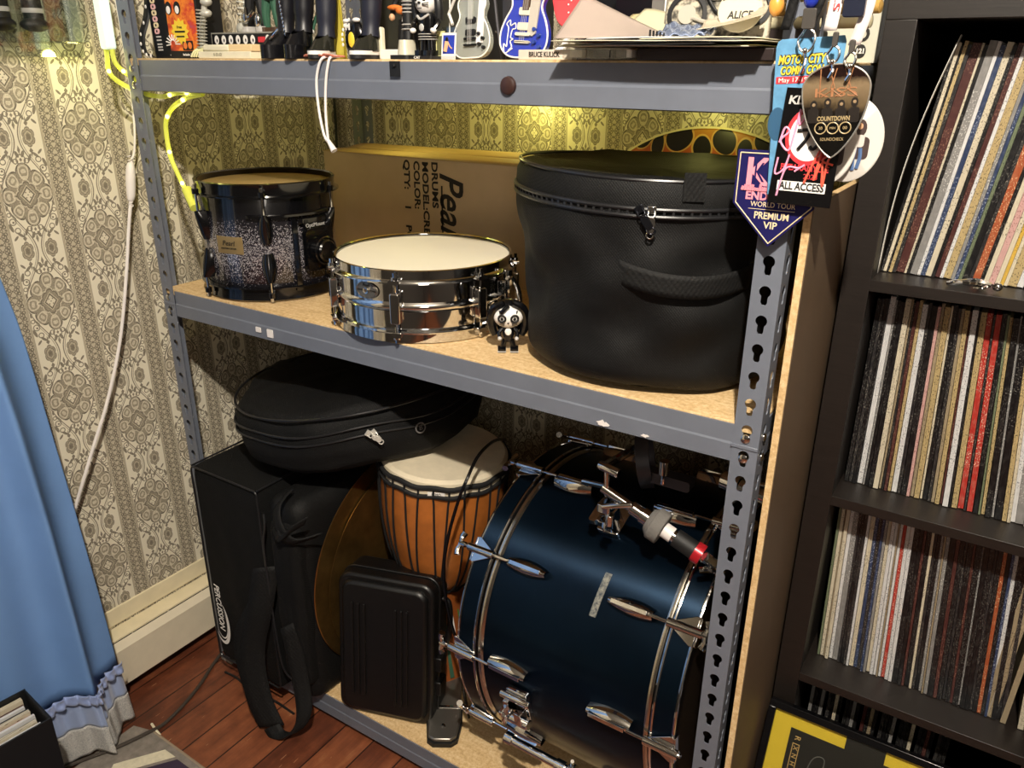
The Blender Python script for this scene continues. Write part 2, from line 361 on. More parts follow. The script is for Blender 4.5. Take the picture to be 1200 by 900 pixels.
FACEW=mat('white_face_paint','ece8e2',.4); GREEN=mat('green_cloth','2f5a44',.7); BROWN=mat('brown_leather','4a3524',.6); SKINT=mat('painted_skin','d8a880',.5); ORANGE=mat('orange_print','dd7a34',.5); PURPLE=mat('dark_purple','2b2030',.9)
# ================================================================ ROOM
CAMP=(1.5075,-.979,1.43)
XW=-.1375; YB=.691; XR=3.4; YF=-2.7; ZC=2.55
struct(MB().box(XW-.1,XR+.1,YF-.1,YB+.1,-.1,0).build('floor',FLOOR))
struct(MB().box(XW-.1,XR+.1,YF-.1,YB+.1,ZC,ZC+.1).build('ceiling',mat('ceiling_paint','8d867a',.8)))
struct(MB().box(XW-.1,XW,YF-.1,YB+.1,0,ZC).build('wall_left',WALL_L))
struct(MB().box(XW,XR,YB,YB+.1,0,ZC).build('wall_back',WALL_B))
PLW=mat('plain_wall_paint','3b3732',.8)
struct(MB().box(XR,XR+.1,YF-.1,YB+.1,0,ZC).build('wall_right',PLW))
struct(MB().box(XW-.1,XR+.1,YF-.1,YF,0,ZC).build('wall_front',PLW))
# wall base board behind the heater
struct(MB().box(XW,XW+.006,YF,YB-.02,.168,.2135).build('baseboard_left',TRIM,bev=.002))
# heater
h=thing('baseboard_heater',(XW+.03,-1,0),'long cream metal baseboard heater on the left wall below the wallpaper','heater')
prof=[(XW+.001,.160),(XW+.043,.157),(XW+.043,.153),(XW+.001,.152)]
y0,y1=YF+.02,YB-.02
def ext_y(prof,y0,y1): return MB().prism([(p[0],p[1]) for p in prof],y0-y1,M=Matrix(((1,0,0,0),(0,0,-1,y0),(0,1,0,0),(0,0,0,1))))
ext_y(prof,y0,y1).build('hood',TRIM,h)
ext_y([(XW+.045,.152),(XW+.060,.136),(XW+.060,.039),(XW+.057,.039),(XW+.057,.135),(XW+.043,.150)],y0,y1).build('front_panel',HEATER,h)
ext_y([(XW+.001,.150),(XW+.010,.150),(XW+.010,0),(XW+.001,0)],y0,y1).build('back_plate',DARK,h)
fm=MB()
for k in range(34): fm.box(XW+.011,XW+.05,y1-.02-k*.1,y1-.018-k*.1,.06,.13)
fm.cyl((XW+.03,y0,.095),(XW+.03,y1,.095),.011,n=8); fm.build('heating_fins',DULLCH,h)
for yy in (y0,-1.1,y1-.02): MB().box(XW+.001,XW+.055,yy,yy+.01,.0,.05).build('foot',DARK,h)
# ================================================================ RACK
RACK=thing('storage_rack',(.6375,.32,0),'tall grey boltless steel rack with three particle board shelves against the wallpaper','shelving rack')
RW=1.2735; RD=.645; PIT=.0381
def keyhole():
    pts=[]; rc=.0075; cz=.0045
    for t in range(-55,236,22): pts.append((rc*math.cos(R(t)),cz+rc*math.sin(R(t))))
    w=.0042; zb=-.0125
    pts+= [(-w,-.004),(-w,zb+.003),(-w*.6,zb),(w*.6,zb),(w,zb+.003),(w,-.004)]
    return pts
KH=keyhole()
def flange(mb,O,ex,z0,n,w=.035,skip=()):
    # O origin at one edge, ex in-plane direction, holes in cells of height PIT, starting at z0
    ex=Vector(ex); O=Vector(O)
    for k in range(n):
        zc=z0+(k+.5)*PIT; c=O+ex*(w/2)
        hw=w/2; hh=PIT/2; N=len(KH); inn=[];out=[]
        for (a,b) in KH:
            inn.append(c+ex*a+Vector((0,0,zc+b-c.z)))
            aa,bb=(a,b if abs(b)>1e-6 else 1e-6); s=min(hw/max(abs(aa),1e-6),hh/max(abs(bb),1e-6)); out.append(c+ex*(aa*s)+Vector((0,0,zc+bb*s-c.z)))
        # snap nearest outline points onto the four corners
        for sx in (-1,1):
            for sz in (-1,1):
                P=c+ex*(sx*hw)+Vector((0,0,zc+sz*hh-c.z)); j=min(range(N),key=lambda i:(out[i]-P).length); out[j]=P
        mb.add(inn+out,[(i,(i+1)%N,N+(i+1)%N,N+i) for i in range(N)])
def post(x,y,sx,sy):
    # corner of the angle section at (x,y); flanges run towards +sx and +sy
    mb=MB(); flange(mb,(x,y,0),(sx,0,0),.004,49); flange(mb,(x,y,0),(0,sy,0),.004,49)
    o=mb.build('post',STEEL,RACK,solid=.0016,flat=True); return o
post(0,0,1,1); post(RW,0,-1,1); post(0,RD,1,-1); post(RW,RD,-1,-1)
for (x,y,sx,sy) in ((0,0,1,1),(RW,0,-1,1),(0,RD,1,-1),(RW,RD,-1,-1)):
    MB().box(min(x,x+sx*.038)-.001,max(x,x+sx*.038)+.001,min(y,y+sy*.038)-.001,max(y,y+sy*.038)+.001,0,.006).build('foot',mat('clear_foot','9a948a',.3),RACK)
TOPS=(1.437,.986,.0755)
for zt in TOPS:
    # front / rear beams: folded profile with a step half way down
    pf=[(.002,0),(.002,-.026),(.0005,-.029),(.0005,-.054),(.004,-.0555),(.016,-.0555),(.016,-.0535),(.006,-.0535),(.0035,-.05),(.0035,-.003),(.016,-.003),(.016,0)]
    for (yy,s) in ((0,1),(RD,-1)):
        mb=MB().prism([(yy+s*(p[0]+.0008),zt-.003+p[1]) for p in pf],1.2035,M=Matrix(((0,0,1,.035),(1,0,0,0),(0,1,0,0),(0,0,0,1))))
        mb.build('beam',STEEL,RACK,ang=25)
    for (xx,s) in ((0,1),(RW,-1)):
        mb=MB().prism([(xx+s*(p[0]+.0008),zt-.003+p[1]) for p in pf],RD-.07,M=Matrix(((1,0,0,0),(0,0,1,.035),(0,1,0,0),(0,0,0,1))))
        mb.build('beam',STEEL,RACK,ang=25)
    MB().box(.005,RW-.005,.005,RD-.005,zt-.013,zt).build('shelf_board',CHIP,RACK,bev=.001)
    MB().box(.30,.345,.006,RD-.006,zt-.045,zt-.0135).box(.90,.945,.006,RD-.006,zt-.045,zt-.0135).build('cross_brace',STEEL,RACK)
    for x in (.0175,RW-.0175):
        for dz in (-.018,-.018-PIT*.78):
            MB().lathe([(0,.0035),(.0035,.0033),(.0062,.0018),(.0062,0)],14,M=T(x,-.001,zt+dz,90)).build('rivet',CHROME,RACK)
            MB().lathe([(0,.0035),(.0035,.0033),(.0062,.0018),(.0062,0)],14,M=T(RW+.001 if x>.5 else -.001,.0175,zt+dz,0,90 if x>.5 else -90)).build('rivet',CHROME,RACK)
# splice where the two-piece posts join, half way up
for x0 in (.0,RW-.0365): MB().box(x0,x0+.0365,-.0022,-.0006,.952,.9575).build('splice_lip',STEEL,RACK,bev=.0008)
# chips and stickers on the beams
MB().rbox(.286,.300,-.0012,.0005,.941,.951,.001).build('sticker_remnant',WHITEP,RACK,label='torn white sticker remnant')
MB().rbox(.318,.334,-.0012,.0005,.936,.952,.001).build('sticker_remnant',WHITEP,RACK,label='square white sticker')
for (x,z,s) in ((1.044,.936,1),(1.112,.934,.6)):
    random.seed(int(x*100)); pts=[((.010*s*(.5+random.random()*.7))*math.cos(R(t)),(.005*s*(.4+random.random()))*math.sin(R(t))) for t in range(0,360,24)]
    MB().prism(pts,.0006,M=T(x,-.0004,z,90)).build('chipped_paint',WHITEP,RACK,flat=True)
MB().box(.662,.681,-.0025,-.0003,1.413,1.4345).lathe([(0,.0035),(.002,.0034),(.003,.002),(.003,0)],10,M=T(.6715,-.0025,1.428,90)).build('clip',BLK,RACK)
tag(MB().lathe([(0,.006),(.008,.0058),(.0115,.004),(.0125,0)],24,M=T(.873,.0005,1.404,90)).build('magnet',mat('dark_brown_magnet','35201c',.4)),'round dark brown magnet on the front beam of the top shelf','magnet')
# ================================================================ particle board panel leaning between rack and bookcase
t=thing('board_panel',(1.2925,.3,0),'tall upright particle board panel standing between the rack and the black bookcase','board')
MB().box(1.2885,1.2975,.004,.60,.0,1.279).build('core',CHIP,t)
MB().box(1.2975,1.2988,.004,.60,.0,1.279).build('veneer',mat('brown_veneer','63503c',.55,var=.08,vs=10),t,label='brown veneer face')
# ================================================================ BOOKCASE
BK=thing('bookcase',(1.69,.41,0),'large black-brown open cube bookcase full of vinyl records at the right','bookcase')
BX0,BX1,BY0,BY1=1.306,2.073,.22,.61; IN0=1.344; 
MB().box(BX0,IN0,BY0,BY1,0,1.488).build('side_panel',KALLAX,BK,bev=.0008)
MB().box(2.035,BX1,BY0,BY1,0,1.488).build('side_panel',KALLAX,BK,bev=.0008)
MB().box(BX0,BX1,BY0,BY1,1.488,1.527).build('top_panel',KALLAX,BK,bev=.0008)
MB().box(IN0,2.035,BY0,BY1,.0,.10).build('bottom_panel',KALLAX,BK,bev=.0008)
for z in (1.152,.8025,.450): MB().box(IN0-.0005,2.035,BY0-.0005,BY1,z-.0165,z).build('shelf',KALLAX,BK,bev=.0006)
for a,b in ((1.1521,1.488),(.8026,1.1355),(.4501,.786),(.10,.4335)): MB().box(1.681,1.6975,BY0+.001,BY1,a,b).build('divider',KALLAX,BK)
MB().box(BX0+.002,BX1-.002,BY1,BY1+.004,.02,1.52).build('back_panel',DARK,BK)
# records -----------------------------------------------------------
PAL={'blk':('0e0d0f','62605c','black'),'dkg':('212022','807a70','dark grey'),'crm':('beb49e','4a4538','cream'),'wht':('c4c3c2','505058','white'),'gry':('787674','c8c6c0','grey'),
 'red':('a22f28','e0c8b0','red'),'blu':('263350','9aa2b4','blue'),'org':('92482a','d8b890','rust orange'),'yel':('bd9a42','5a4010','yellow'),'pnk':('b8928c','6a343a','pink'),
 'mar':('432422','8a6858','maroon'),'grn':('656e56','2a3222','sage green'),'tan':('8e8068','40362a','tan'),'gld':('a8946a','1c1610','worn cream and black')}
SM={k:spine_mat('record_spine_'+k,v[0],v[1],.62 if k!='gld' else .85) for k,v in PAL.items()}
ORD=['first','second','third','fourth','fifth','sixth','seventh','eighth','ninth','tenth','eleventh','twelfth','thirteenth','fourteenth','fifteenth','sixteenth','seventeenth','eighteenth','nineteenth','twentieth']
def ordw(i):
    tens={2:'twenty',3:'thirty',4:'forty',5:'fifty',6:'sixty'}
    if i<20: return ORD[i]
    q,r=divmod(i+1,10)
    if r==0: return {2:'twentieth',3:'thirtieth',4:'fortieth',5:'fiftieth',6:'sixtieth'}[q]
    return tens[q]+'-'+ORD[r-1]
rows=[('top',1.153,1.346,7.2,7.2,'blk2.5 crm3 blk2 gld3 dkg3 mar7 crm2 blk3 gry6 wht3 blu4 crm5 blk3 mar4 wht3 gld6 gry3 blu3 grn3 blk5 dkg3 org6 blk3 crm4 pnk5 crm4 yel3 crm3 gld7 wht5 blk6 dkg3 blk5 gry3 blk6 crm4 blk5 wht3 mar4 blk5 crm3 blk6 dkg4 wht4 blk5'),
 ('middle',.8035,1.350,0,-5.5,'blk4 dkg3 blk4 wht5 gry2 blk3 blk4 crm5 tan2 dkg2 mar3 gld3 wht5 dkg3 blk5 pnk3 tan3 gld5 crm2 blk4 dkg3 tan3 gld4 mar2 wht5 blk2 gld5 red5 dkg2 red5 blk4 grn2 gld3 blk5 gry2 blk6 gld4 crm3 wht4 gry7 gry4 gld3 crm3 blk4 dkg4 gld3 blk5 crm3 wht4 blk4 gld4 blk5 gry4 blk5 crm3 blk5'),
 ('lower',.4510,1.350,-1.5,-4.5,'grn3 crm4 tan2 crm4 wht4 gry6 dkg3 blk4 dkg3 wht3 crm5 blu4 dkg4 blu3 gry3 crm4 wht4 wht3 tan2 wht3 red4 wht4 wht4 blk6 blk4 mar3 blk5 crm3 dkg3 blk4 gry3 tan2 gry4 blk6 mar4 blk5 dkg3 blk5 mar3 blk6 gry2 blk5 blk5 dkg3 blk5 org4 blk4 blu3 wht4 blk5 blk4 dkg4 tan7 tan7 crm6 tan6 blk5')]
import re
NREC=0
for ri,(rn,zb,x0,l0,l1,seq) in enumerate(rows):
    x=x0; items=re.findall(r'([a-z]{3})([\d.]+)',seq); n=len(items); random.seed(ri+3)
    tot=1.672-x0-(.042 if ri==0 else .004)
    k=tot/(sum(float(w) for _,w in items)/1000)
    extra=.0 if ri==0 else .022*1
    for i,(c,w) in enumerate(items):
        w=float(w)/1000*k; f=i/(n-1); lean=l0+(l1-l0)*min(1,f*1.5)
        if c=='tan' and float(w)>.0055*k: lean=1.5
        xb=x+(.0 if ri==0 else 0.315*math.sin(R(-lean)) )
        if xb+w>1.678: break
        yy=.283+random.uniform(-.003,.004); hh=.311+random.uniform(-.004,.003)
        mb=MB().box(0,w-.0004,0,.312,0,hh,M=T(xb,yy,zb+(w*math.sin(R(lean)) if lean>0 else 0)+.0003,0,lean,0))
        o=mb.build('record_sleeve',SM[c],flat=True)
        tag(o,f'{PAL[c][2]} spined record sleeve, {ordw(i)} from the left on the {rn} record shelf','record',f'vinyl records on the {rn} shelf of the bookcase'); NREC+=1
        x+=w
random.seed(5)
x=1.36
for i,c in enumerate(['gry','blk','blk','gry','dkg','blk','crm','blk','blk','dkg','gry','blk','mar','blk','tan','blk','dkg','blk','blk','gry','blk','dkg','blk','crm','blk','blk','mar','blk','dkg','blk','blk']):
    w=.006; o=MB().box(x,x+w-.0005,.285,.59,.101,.412).build('record_sleeve',SM[c],flat=True); x+=w*2 if i%4==3 else w
    tag(o,f'{PAL[c][2]} record sleeve behind the yellow poster, {ordw(i)} from the left','record','vinyl records on the bottom shelf behind the poster')
# curved clear outer sleeve bowing away from the side panel
def bow(u,v):
    z=v*.318; x=1.3452+.035*v+.030*math.sin(pi*min(1,v*1.02))*.0+ .012*v*v; return Vector((x-.010*math.sin(pi*v),.262+u*.02,1.153+z))
o=MB().grid(bow,2,16).build('plastic_sleeve',mat('sleeve_edge','c8c4bc',.3),solid=.0008); tag(o,'thin clear outer sleeve edge bowing at the far left of the top record shelf','plastic sleeve')
# poster frame leaning on the bookcase ------------------------------
PF=thing('framed_poster',(1.52,.10,0),'black framed poster with a yellow mat leaning on the bottom of the bookcase','framed poster')
PM=T(1.309,.055,.002,-21.0,0,0)@T(0,0,0)
PW,PH=.50,.418
def fr(mb,x0,x1,z0,z1,w,y0,y1):
    mb.box(x0,x1,y0,y1,z1-w,z1,M=PM).box(x0,x1,y0,y1,z0,z0+w,M=PM).box(x0,x0+w,y0,y1,z0+w,z1-w,M=PM).box(x1-w,x1,y0,y1,z0+w,z1-w,M=PM); return mb
fr(MB(),0,PW,0,PH,.012,-.016,0).build('frame',GLOSSBLK,PF,bev=.001)
MB().box(.012,PW-.012,-.006,-.004,.012,PH-.012,M=PM).build('mat_board',mat('yellow_mat','e9c63c',.45),PF,label='yellow mat')
PR=mat('dark_poster_print','2a2826',.4)
MB().box(.042,PW-.042,-.008,-.0061,.042,PH-.038,M=PM).build('print',PR,PF,label='dark printed picture with faint line drawing')
MB().box(.130,.192,-.0085,-.0061,PH-.038,PH-.0125,M=PM).build('dark_tab',PR,PF,label='dark bar crossing the yellow mat')
gm=MB(); GO=mat('gold_print','d8b070',.5); fr2=lambda x0,x1,z0,z1,w: fr(gm,x0,x1,z0,z1,w,-.0088,-.0081)
fr2(.050,.062,PH-.20,PH-.062,.0012)
for k in range(9): gm.text(['X','N','H','W','M','E','K','A','I'][k],.011,PM@T(.056,-.0088,PH-.070-k*.014,90,90,0),0)
gm.text('R',.014,PM@T(.056,-.0088,PH-.052,90,90,0))
gm.build('lettering',GO,PF,flat=True)
sg=MB(); sg.tube([(.075,-.0088,PH-.16),(.085,-.0088,PH-.08),(.105,-.0088,PH-.07),(.100,-.0088,PH-.11),(.080,-.0088,PH-.14),(.11,-.0088,PH-.125),(.135,-.0088,PH-.11)],.0009,6,M=PM,smooth=6); sg.build('signature',GREY,PF)
MB().box(.012,PW-.012,-.0125,-.0115,.012,PH-.012,M=PM).build('glazing',pane('picture_glass',.05),PF)
# silver figurine lying on shelf edge
o=thing('silver_figurine',(1.478,.243,1.1525),'small silver figurine lying on the bookcase shelf edge before the records','figurine')
F=T(1.478,.242,1.160,0,0,-8)
MB().tube([(-.024,0,0),(-.012,.002,.001),(0,0,.002),(.012,.001,.001)],lambda t:.0035+.0025*math.sin(pi*t),10,M=F,smooth=4).build('body',CHROME,o)
MB().ell((.020,0,.0005),.0062,.0058,.0058,M=F).build('head',CHROME,o)
for s in (-1,1):
    MB().tube([(.008,s*.004,0),(.004,s*.010,-.002),(-.006,s*.009,-.003)],.0022,8,M=F,smooth=4).build('arm',CHROME,o)
    MB().tube([(-.022,s*.003,0),(-.032,s*.006,-.002),(-.040,s*.005,-.004)],.0028,8,M=F,smooth=4).build('leg',CHROME,o)
# ================================================================ SHELF 2
ZS=.986
# tom drum ------------------------------------------------------------
cx,cy=.182,.150; az0=-40.3; HT=.222
tm=thing('tom_drum',(cx,cy,ZS),'black and silver sparkle tom drum at the left end of the middle rack shelf','drum')
TM=T(cx,cy,ZS)
def az(a): return R(a)
def pol(r,a,z): return Vector((r*math.cos(R(a)),r*math.sin(R(a)),z))
MB().lathe([(.132,.006),(.1335,.010),(.1335,HT-.010),(.132,HT-.006),(.128,HT-.006),(.128,.006)],64,M=TM).build('shell',SPARK,tm)
def hoop(mb,r,z,s,M,m=0): # s=+1 top hoop, flange outward below
    mb.lathe([(r-.004,z+s*.011),(r,z+s*.013),(r+.003,z+s*.011),(r+.0015,z+s*.002),(r+.0015,z-s*.010),(r+.010,z-s*.012),(r+.010,z-s*.0145),(r-.002,z-s*.0145),(r-.002,z+s*.008),(r-.004,z+s*.011)],64,m,M); return mb
hoop(MB(),.1365,HT-.003,1,TM).build('hoop',BLKMETAL,tm); hoop(MB(),.1365,.0155,-1,TM).build('hoop',BLKMETAL,tm)
MB().lathe([(0,HT-.0015),(.128,HT-.0015),(.1345,HT-.006)],64,M=TM).build('drum_head',mat('clear_tan_head','a58a5a',.3,var=.2,vs=8),tm,label='tan see-through drum head')
MB().lathe([(0,.004),(.134,.004)],48,M=TM).build('drum_head',HEAD,tm)
LG=[az0-64,az0-4,az0+56,az0+116,az0+176,az0-124]
for a in LG:
    r=.1345
    for (zc,s) in ((HT*.66,1),(HT*.32,-1)):
        F=TM@T(*pol(r,a,zc))@Matrix.Rotation(R(a),4,'Z')
        qq=MB().grid(lambda u,v,s=s: Vector((.020*math.sin(pi*min(u,1))**.6*(1-.55*(v if s<0 else 1-v)**1.5)*(1 if v<.98 else 1),(.0145)*(u-.5)*2*math.sin(pi*(.12+.76*v))**.5,(v-.5)*.056)),10,12,M=F); lg=qq.build('lug',BLKMETAL,tm)
        e=HT-.012 if s>0 else .020
        q=MB().cyl(pol(r+.013,a,zc+s*.02),pol(r+.013,a,e),.0026,n=8,M=TM); q.build('tension_rod',CHROME,lg)
        q=MB().cyl(pol(r+.013,a,e-s*.002),pol(r+.013,a,e+s*.008),.0065,n=12,M=TM,m=0).cyl(pol(r+.013,a,e+s*.008),pol(r+.013,a,e+s*.016),.0036,n=6,M=TM,m=1); q.build('rod_cap',[BLKMETAL,CHROME],lg)
# badge
def curved(mb,r,a0,a1,z0,z1,M,m=0,th=.0012,n=10,bev=0):
    mb.grid(lambda u,v: pol(r+th*(1 if .04<u<.96 and .04<v<.96 else .0),a0+(a1-a0)*u,z0+(z1-z0)*v),n,6,m,M); return mb
b=curved(MB(),.1342,az0-50,az0-24,.096,.130,TM); bdg=b.build('badge',mat('antique_brass_badge','8f7a52',.35,.35),tm,label='antique brass badge')
F=TM@T(*pol(.1362,az0-37,.117))@Matrix.Rotation(R(az0-37+90),4,'Z')@Matrix.Rotation(R(90),4,'X')
MB().text('Pearl',.014,F,shear=.2).text('MASTERS CUSTOM',.0042,F@T(0,-.010,0)).build('badge_lettering',INK,bdg,flat=True)
# suspension mount bracket on the right
q=MB(); curved(q,.142,az0+16,az0+21,.020,.168,TM,th=.004); curved(q,.142,az0+22,az0+50,.152,.164,TM,th=.005); curved(q,.142,az0-18,az0+62,.168,.174,TM,th=.006); q.build('suspension_mount',BLKMETAL,tm)
F=TM@T(*pol(.140,az0+36,.150))@Matrix.Rotation(R(az0+36+90),4,'Z')@Matrix.Rotation(R(90),4,'X')
npl=MB().rbox(-.026,.026,-.012,.012,-.001,.006,.003,M=F@T(0,-.002,0),ax='z').build('name_plate',GLOSSBLK,tm)
MB().text('OptiMount',.0105,F@T(0,-.002,.0062)).build('plate_lettering',SILVER,npl,flat=True)
F=TM@T(*pol(.140,az0+38,.098))@Matrix.Rotation(R(az0+38),4,'Z')@Matrix.Rotation(R(90),4,'Y')
MB().rbox(-.045,.040,-.036,.034,0,.012,.012,M=F,ax='z').lathe([(0,.034),(.019,.033),(.022,.030),(.022,.012),(.030,.010),(.030,0)],28,M=F).lathe([(.0235,.026),(.026,.028),(.0285,.026),(.026,.023)],28,M=F).build('mount_clamp',BLKMETAL,tm)
# snare ---------------------------------------------------------------
cx,cy=.590,.152; az0=-51; SR=.161; HS=.128
sn=thing('snare_drum',(cx,cy,ZS),'shiny chrome snare drum with white head at the front of the middle rack shelf','drum'); TS=T(cx,cy,ZS)
MB().lathe([(SR-.003,.010),(SR,.014),(SR,.056),(SR+.0015,.058),(SR+.004,.061),(SR+.0045,.064),(SR+.004,.067),(SR+.0015,.070),(SR,.072),(SR,HS-.014),(SR-.003,HS-.010)],96,M=TS).build('shell',CHROME,sn)
def thoop(s,z):
    r=SR+.0035
    return [(r-.006,z+s*.008),(r-.003,z+s*.010),(r,z+s*.009),(r,z+s*.004),(r,z-s*.006),(r+.003,z-s*.0085),(r+.009,z-s*.0095),(r+.0095,z-s*.0115),(r+.001,z-s*.012),(r-.002,z-s*.009),(r-.002,z+s*.006),(r-.006,z+s*.006)]
MB().lathe(thoop(1,HS-.010),96,M=TS).build('hoop',CHROME,sn); MB().lathe(thoop(-1,.011),96,M=TS).build('hoop',CHROME,sn)
MB().lathe([(0,HS-.006),(SR-.004,HS-.006),(SR+.002,HS-.012)],64,M=TS).build('drum_head',HEAD,sn,label='off-white drum head')
MB().lathe([(0,.006),(SR,.008)],48,M=TS).build('drum_head',HEAD,sn)
for a in (az0-74,az0-17,az0+34,az0+80,az0+130,az0+180,az0-128):
    r=SR+.009
    F=TS@T(*pol(SR,a,.064))@Matrix.Rotation(R(a),4,'Z')
    q=MB().rbox(.002,.016,-.009,.009,-.027,.027,.004,M=F,ax='x').box(0,.008,-.006,.006,-.022,-.010,M=F).box(0,.008,-.006,.006,.010,.022,M=F); lg=q.build('lug',CHROME,sn,bev=.0025)
    for s,e in ((1,HS-.014),(-1,.014)):
        MB().cyl(pol(r,a,.064+s*.026),pol(r,a,e),.0024,n=8,M=TS).cyl(pol(r,a,e-.001),pol(r,a,e+s*.004),.0058,n=12,M=TS).cyl(pol(r,a,e+s*.004),pol(r,a,e+s*.011),.0032,n=6,M=TS).build('tension_rod',CHROME,lg)
        q=MB(); F2=TS@T(*pol(SR+.008,a,e-s*.004))@Matrix.Rotation(R(a),4,'Z'); q.rbox(-.002,.008,-.010,.010,-.004,.003,.003,M=F2,ax='x').build('hoop_ear',CHROME,sn)
F=TS@T(*pol(SR+.0008,az0-37,.088))@Matrix.Rotation(R(az0-37+90),4,'Z')@Matrix.Rotation(R(90),4,'X')
bdg=MB().lathe([(0,.002),(.0235,.0015),(.0245,0)],32,M=F,sy=.62).build('badge',mat('nickel_badge','8f8778',.35,.9),sn)
MB().lathe([(.003,.0015),(.0055,.0035),(.0055,.005),(.003,.0045)],16,M=F).lathe([(.0212,.0021),(.0205,.0026),(.0198,.0021)],32,M=F,sy=.62).build('badge_grommet',CHROME,bdg)
MB().text('Pearl',.007,F@T(0,.0090,.0021)).text('SENSI',.0045,F@T(-.0135,0,.0021)).text('TONE',.0045,F@T(.0135,0,.0021)).build('badge_lettering',INK,bdg,flat=True)
# strainer on the right
a=az0+56; F=TS@T(*pol(SR+.002,a,.062))@Matrix.Rotation(R(a),4,'Z')
q=MB().rbox(0,.016,-.014,.014,-.03,.034,.004,M=F,ax='x').rbox(.014,.022,-.010,.010,-.008,.040,.003,M=F,ax='x')
q.tube([(.020,.0,.036),(.030,.004,.020),(.034,.008,-.004),(.032,.010,-.022)],.0045,8,M=F,smooth=4).cyl((.014,0,.034),(.014,0,.050),.0085,n=12,M=F).cyl((.016,-.008,-.018),(.030,-.008,-.022),.006,n=10,M=F); q.build('snare_strainer',CHROME,sn)
q=MB(); random.seed(1)
for k in range(7):
    q.tube([pol(SR+.006,a-8+k,.030),pol(SR+.016,a-6+k*1.5,.012),pol(SR+.012,a-14+k*2,.006),pol(SR-.01,a-10+k,.004)],.0008,6,M=TS,smooth=4)
q.build('snare_cords',mat('copper_wire','a87850',.35,.8),sn)
# cardboard box -------------------------------------------------------
cb=thing('cardboard_box',(.52,.49,ZS),'long brown cardboard box with drum lettering standing behind the snare drum','box')
BM=T(.082,.418,ZS,0,0,0)
BL,BD,BH=.88,.17,.253
MB().box(0,BL,0,.003,0,BH,M=BM).box(0,BL,BD-.003,BD,0,BH,M=BM).box(0,.003,.003,BD-.003,0,BH,M=BM).box(BL-.003,BL,.003,BD-.003,0,BH,M=BM).box(.003,BL-.003,.003,BD-.003,0,.003,M=BM).build('carton',CARD,cb)
MB().grid(lambda u,v: BM@Vector((BL*u,-.002+.088*v,BH+.0015+.007*math.sin(pi*v)*math.sin(2.2*u+.3)**2-.006*max(0,v-.8))),24,6).build('flap',CARDTOP,cb,solid=.002)
MB().grid(lambda u,v: BM@Vector((BL*u,BD+.002-.088*v,BH+.004+.010*math.sin(pi*v)*(.4+u)-.002*v)),24,6).build('flap',CARDTOP,cb,solid=.002)
TX=mat('box_ink','1d1711',.7)
FX=lambda x,z: BM@T(x,-.0008,z,90,0,0)@Matrix.Rotation(R(-90),4,'Z')
q=MB()
q.text('DRUMS',.0225,FX(.330,.200),al='CENTER',w=.098,bold=.0006)
q.text('MODEL:CRB',.0225,FX(.304,.168),al='CENTER',w=.160,bold=.0006)
q.text('COLOR:',.0225,FX(.280,.196),w=.104,bold=.0006)
q.text('QTY:    1    PC',.0225,FX(.252,.160),w=.178,bold=.0006)
q.build('lettering',TX,cb,flat=True)
q=MB().text('Pearl',.088,FX(.372,.150),al='CENTER',shear=.3,w=.170,bold=.0012); q.build('logo_lettering',TX,cb,flat=True); MB().box(.3475,.351,-.0011,-.0003,.085,.200,M=BM).build('underline',TX,cb,flat=True)
# big round drum bag --------------------------------------------------
cx,cy=1.023,.200
db=thing('drum_bag',(cx,cy,ZS),'big round black zipped drum bag at the right end of the middle rack shelf','drum bag')
DB=T(cx,cy,ZS+.005,-1.3)
def bagf(r0):
    def f(u,v):
        a=2*pi*u; z=v
        r=r0(v); d=.0055*math.sin(3*a+9*v)*math.sin(pi*v)+.004*math.sin(7*a-14*v+1)*math.sin(pi*v)+.003*math.sin(13*a+6*v)*(1-v)*v*3
        dd=math.atan2(math.sin(a-R(-140)),math.cos(a-R(-140))); d-=.010*math.exp(-(dd/.5)**2)*math.exp(-((v-.42)/.2)**2)
        rr=r+d; return Vector((rr*math.cos(a)+.006*(1-v),rr*math.sin(a)-.012*(1-v)*0,.002+v*.262))
    return f
rb=lambda v: .186+.014*min(1,v*12)**.5+.025*v**.8
q=MB().grid(bagf(rb),120,40,M=DB,cu=True); q.lathe([(0,.004),(.15,.003),(.186,.004)],120,M=DB); q.build('body',BAG,db,ang=60,disp=(.014,.11))
q=MB().lathe([(.2245,.262),(.2250,.268),(.2235,.290),(.219,.300),(.210,.303),(.19,.297),(.1,.292),(0,.293)],96,M=DB); q.build('lid',BAG,db,disp=(.010,.08))
for (r_,z_,w_) in ((.2195,.3015,.0028),(.2262,.266,.003),(.2262,.2565,.003)):
    q=MB().tube([pol(r_,t,z_+.004*math.sin(R(t*2+40))) for t in range(0,360,6)],w_,8,M=DB,closed=True); q.build('piping',PIPING,db)
q=MB()
for t in range(0,360,3): q.add([],[],0); q.box(-.0012,.0012,-.0016,.0016,-.0035,.0035,M=DB@T(*pol(.2262,t,.2612+.004*math.sin(R(t*2+40))))@Matrix.Rotation(R(t),4,'Z'))
q.build('zip_teeth',mat('dark_zip','2a2a2c',.3,.3),db)
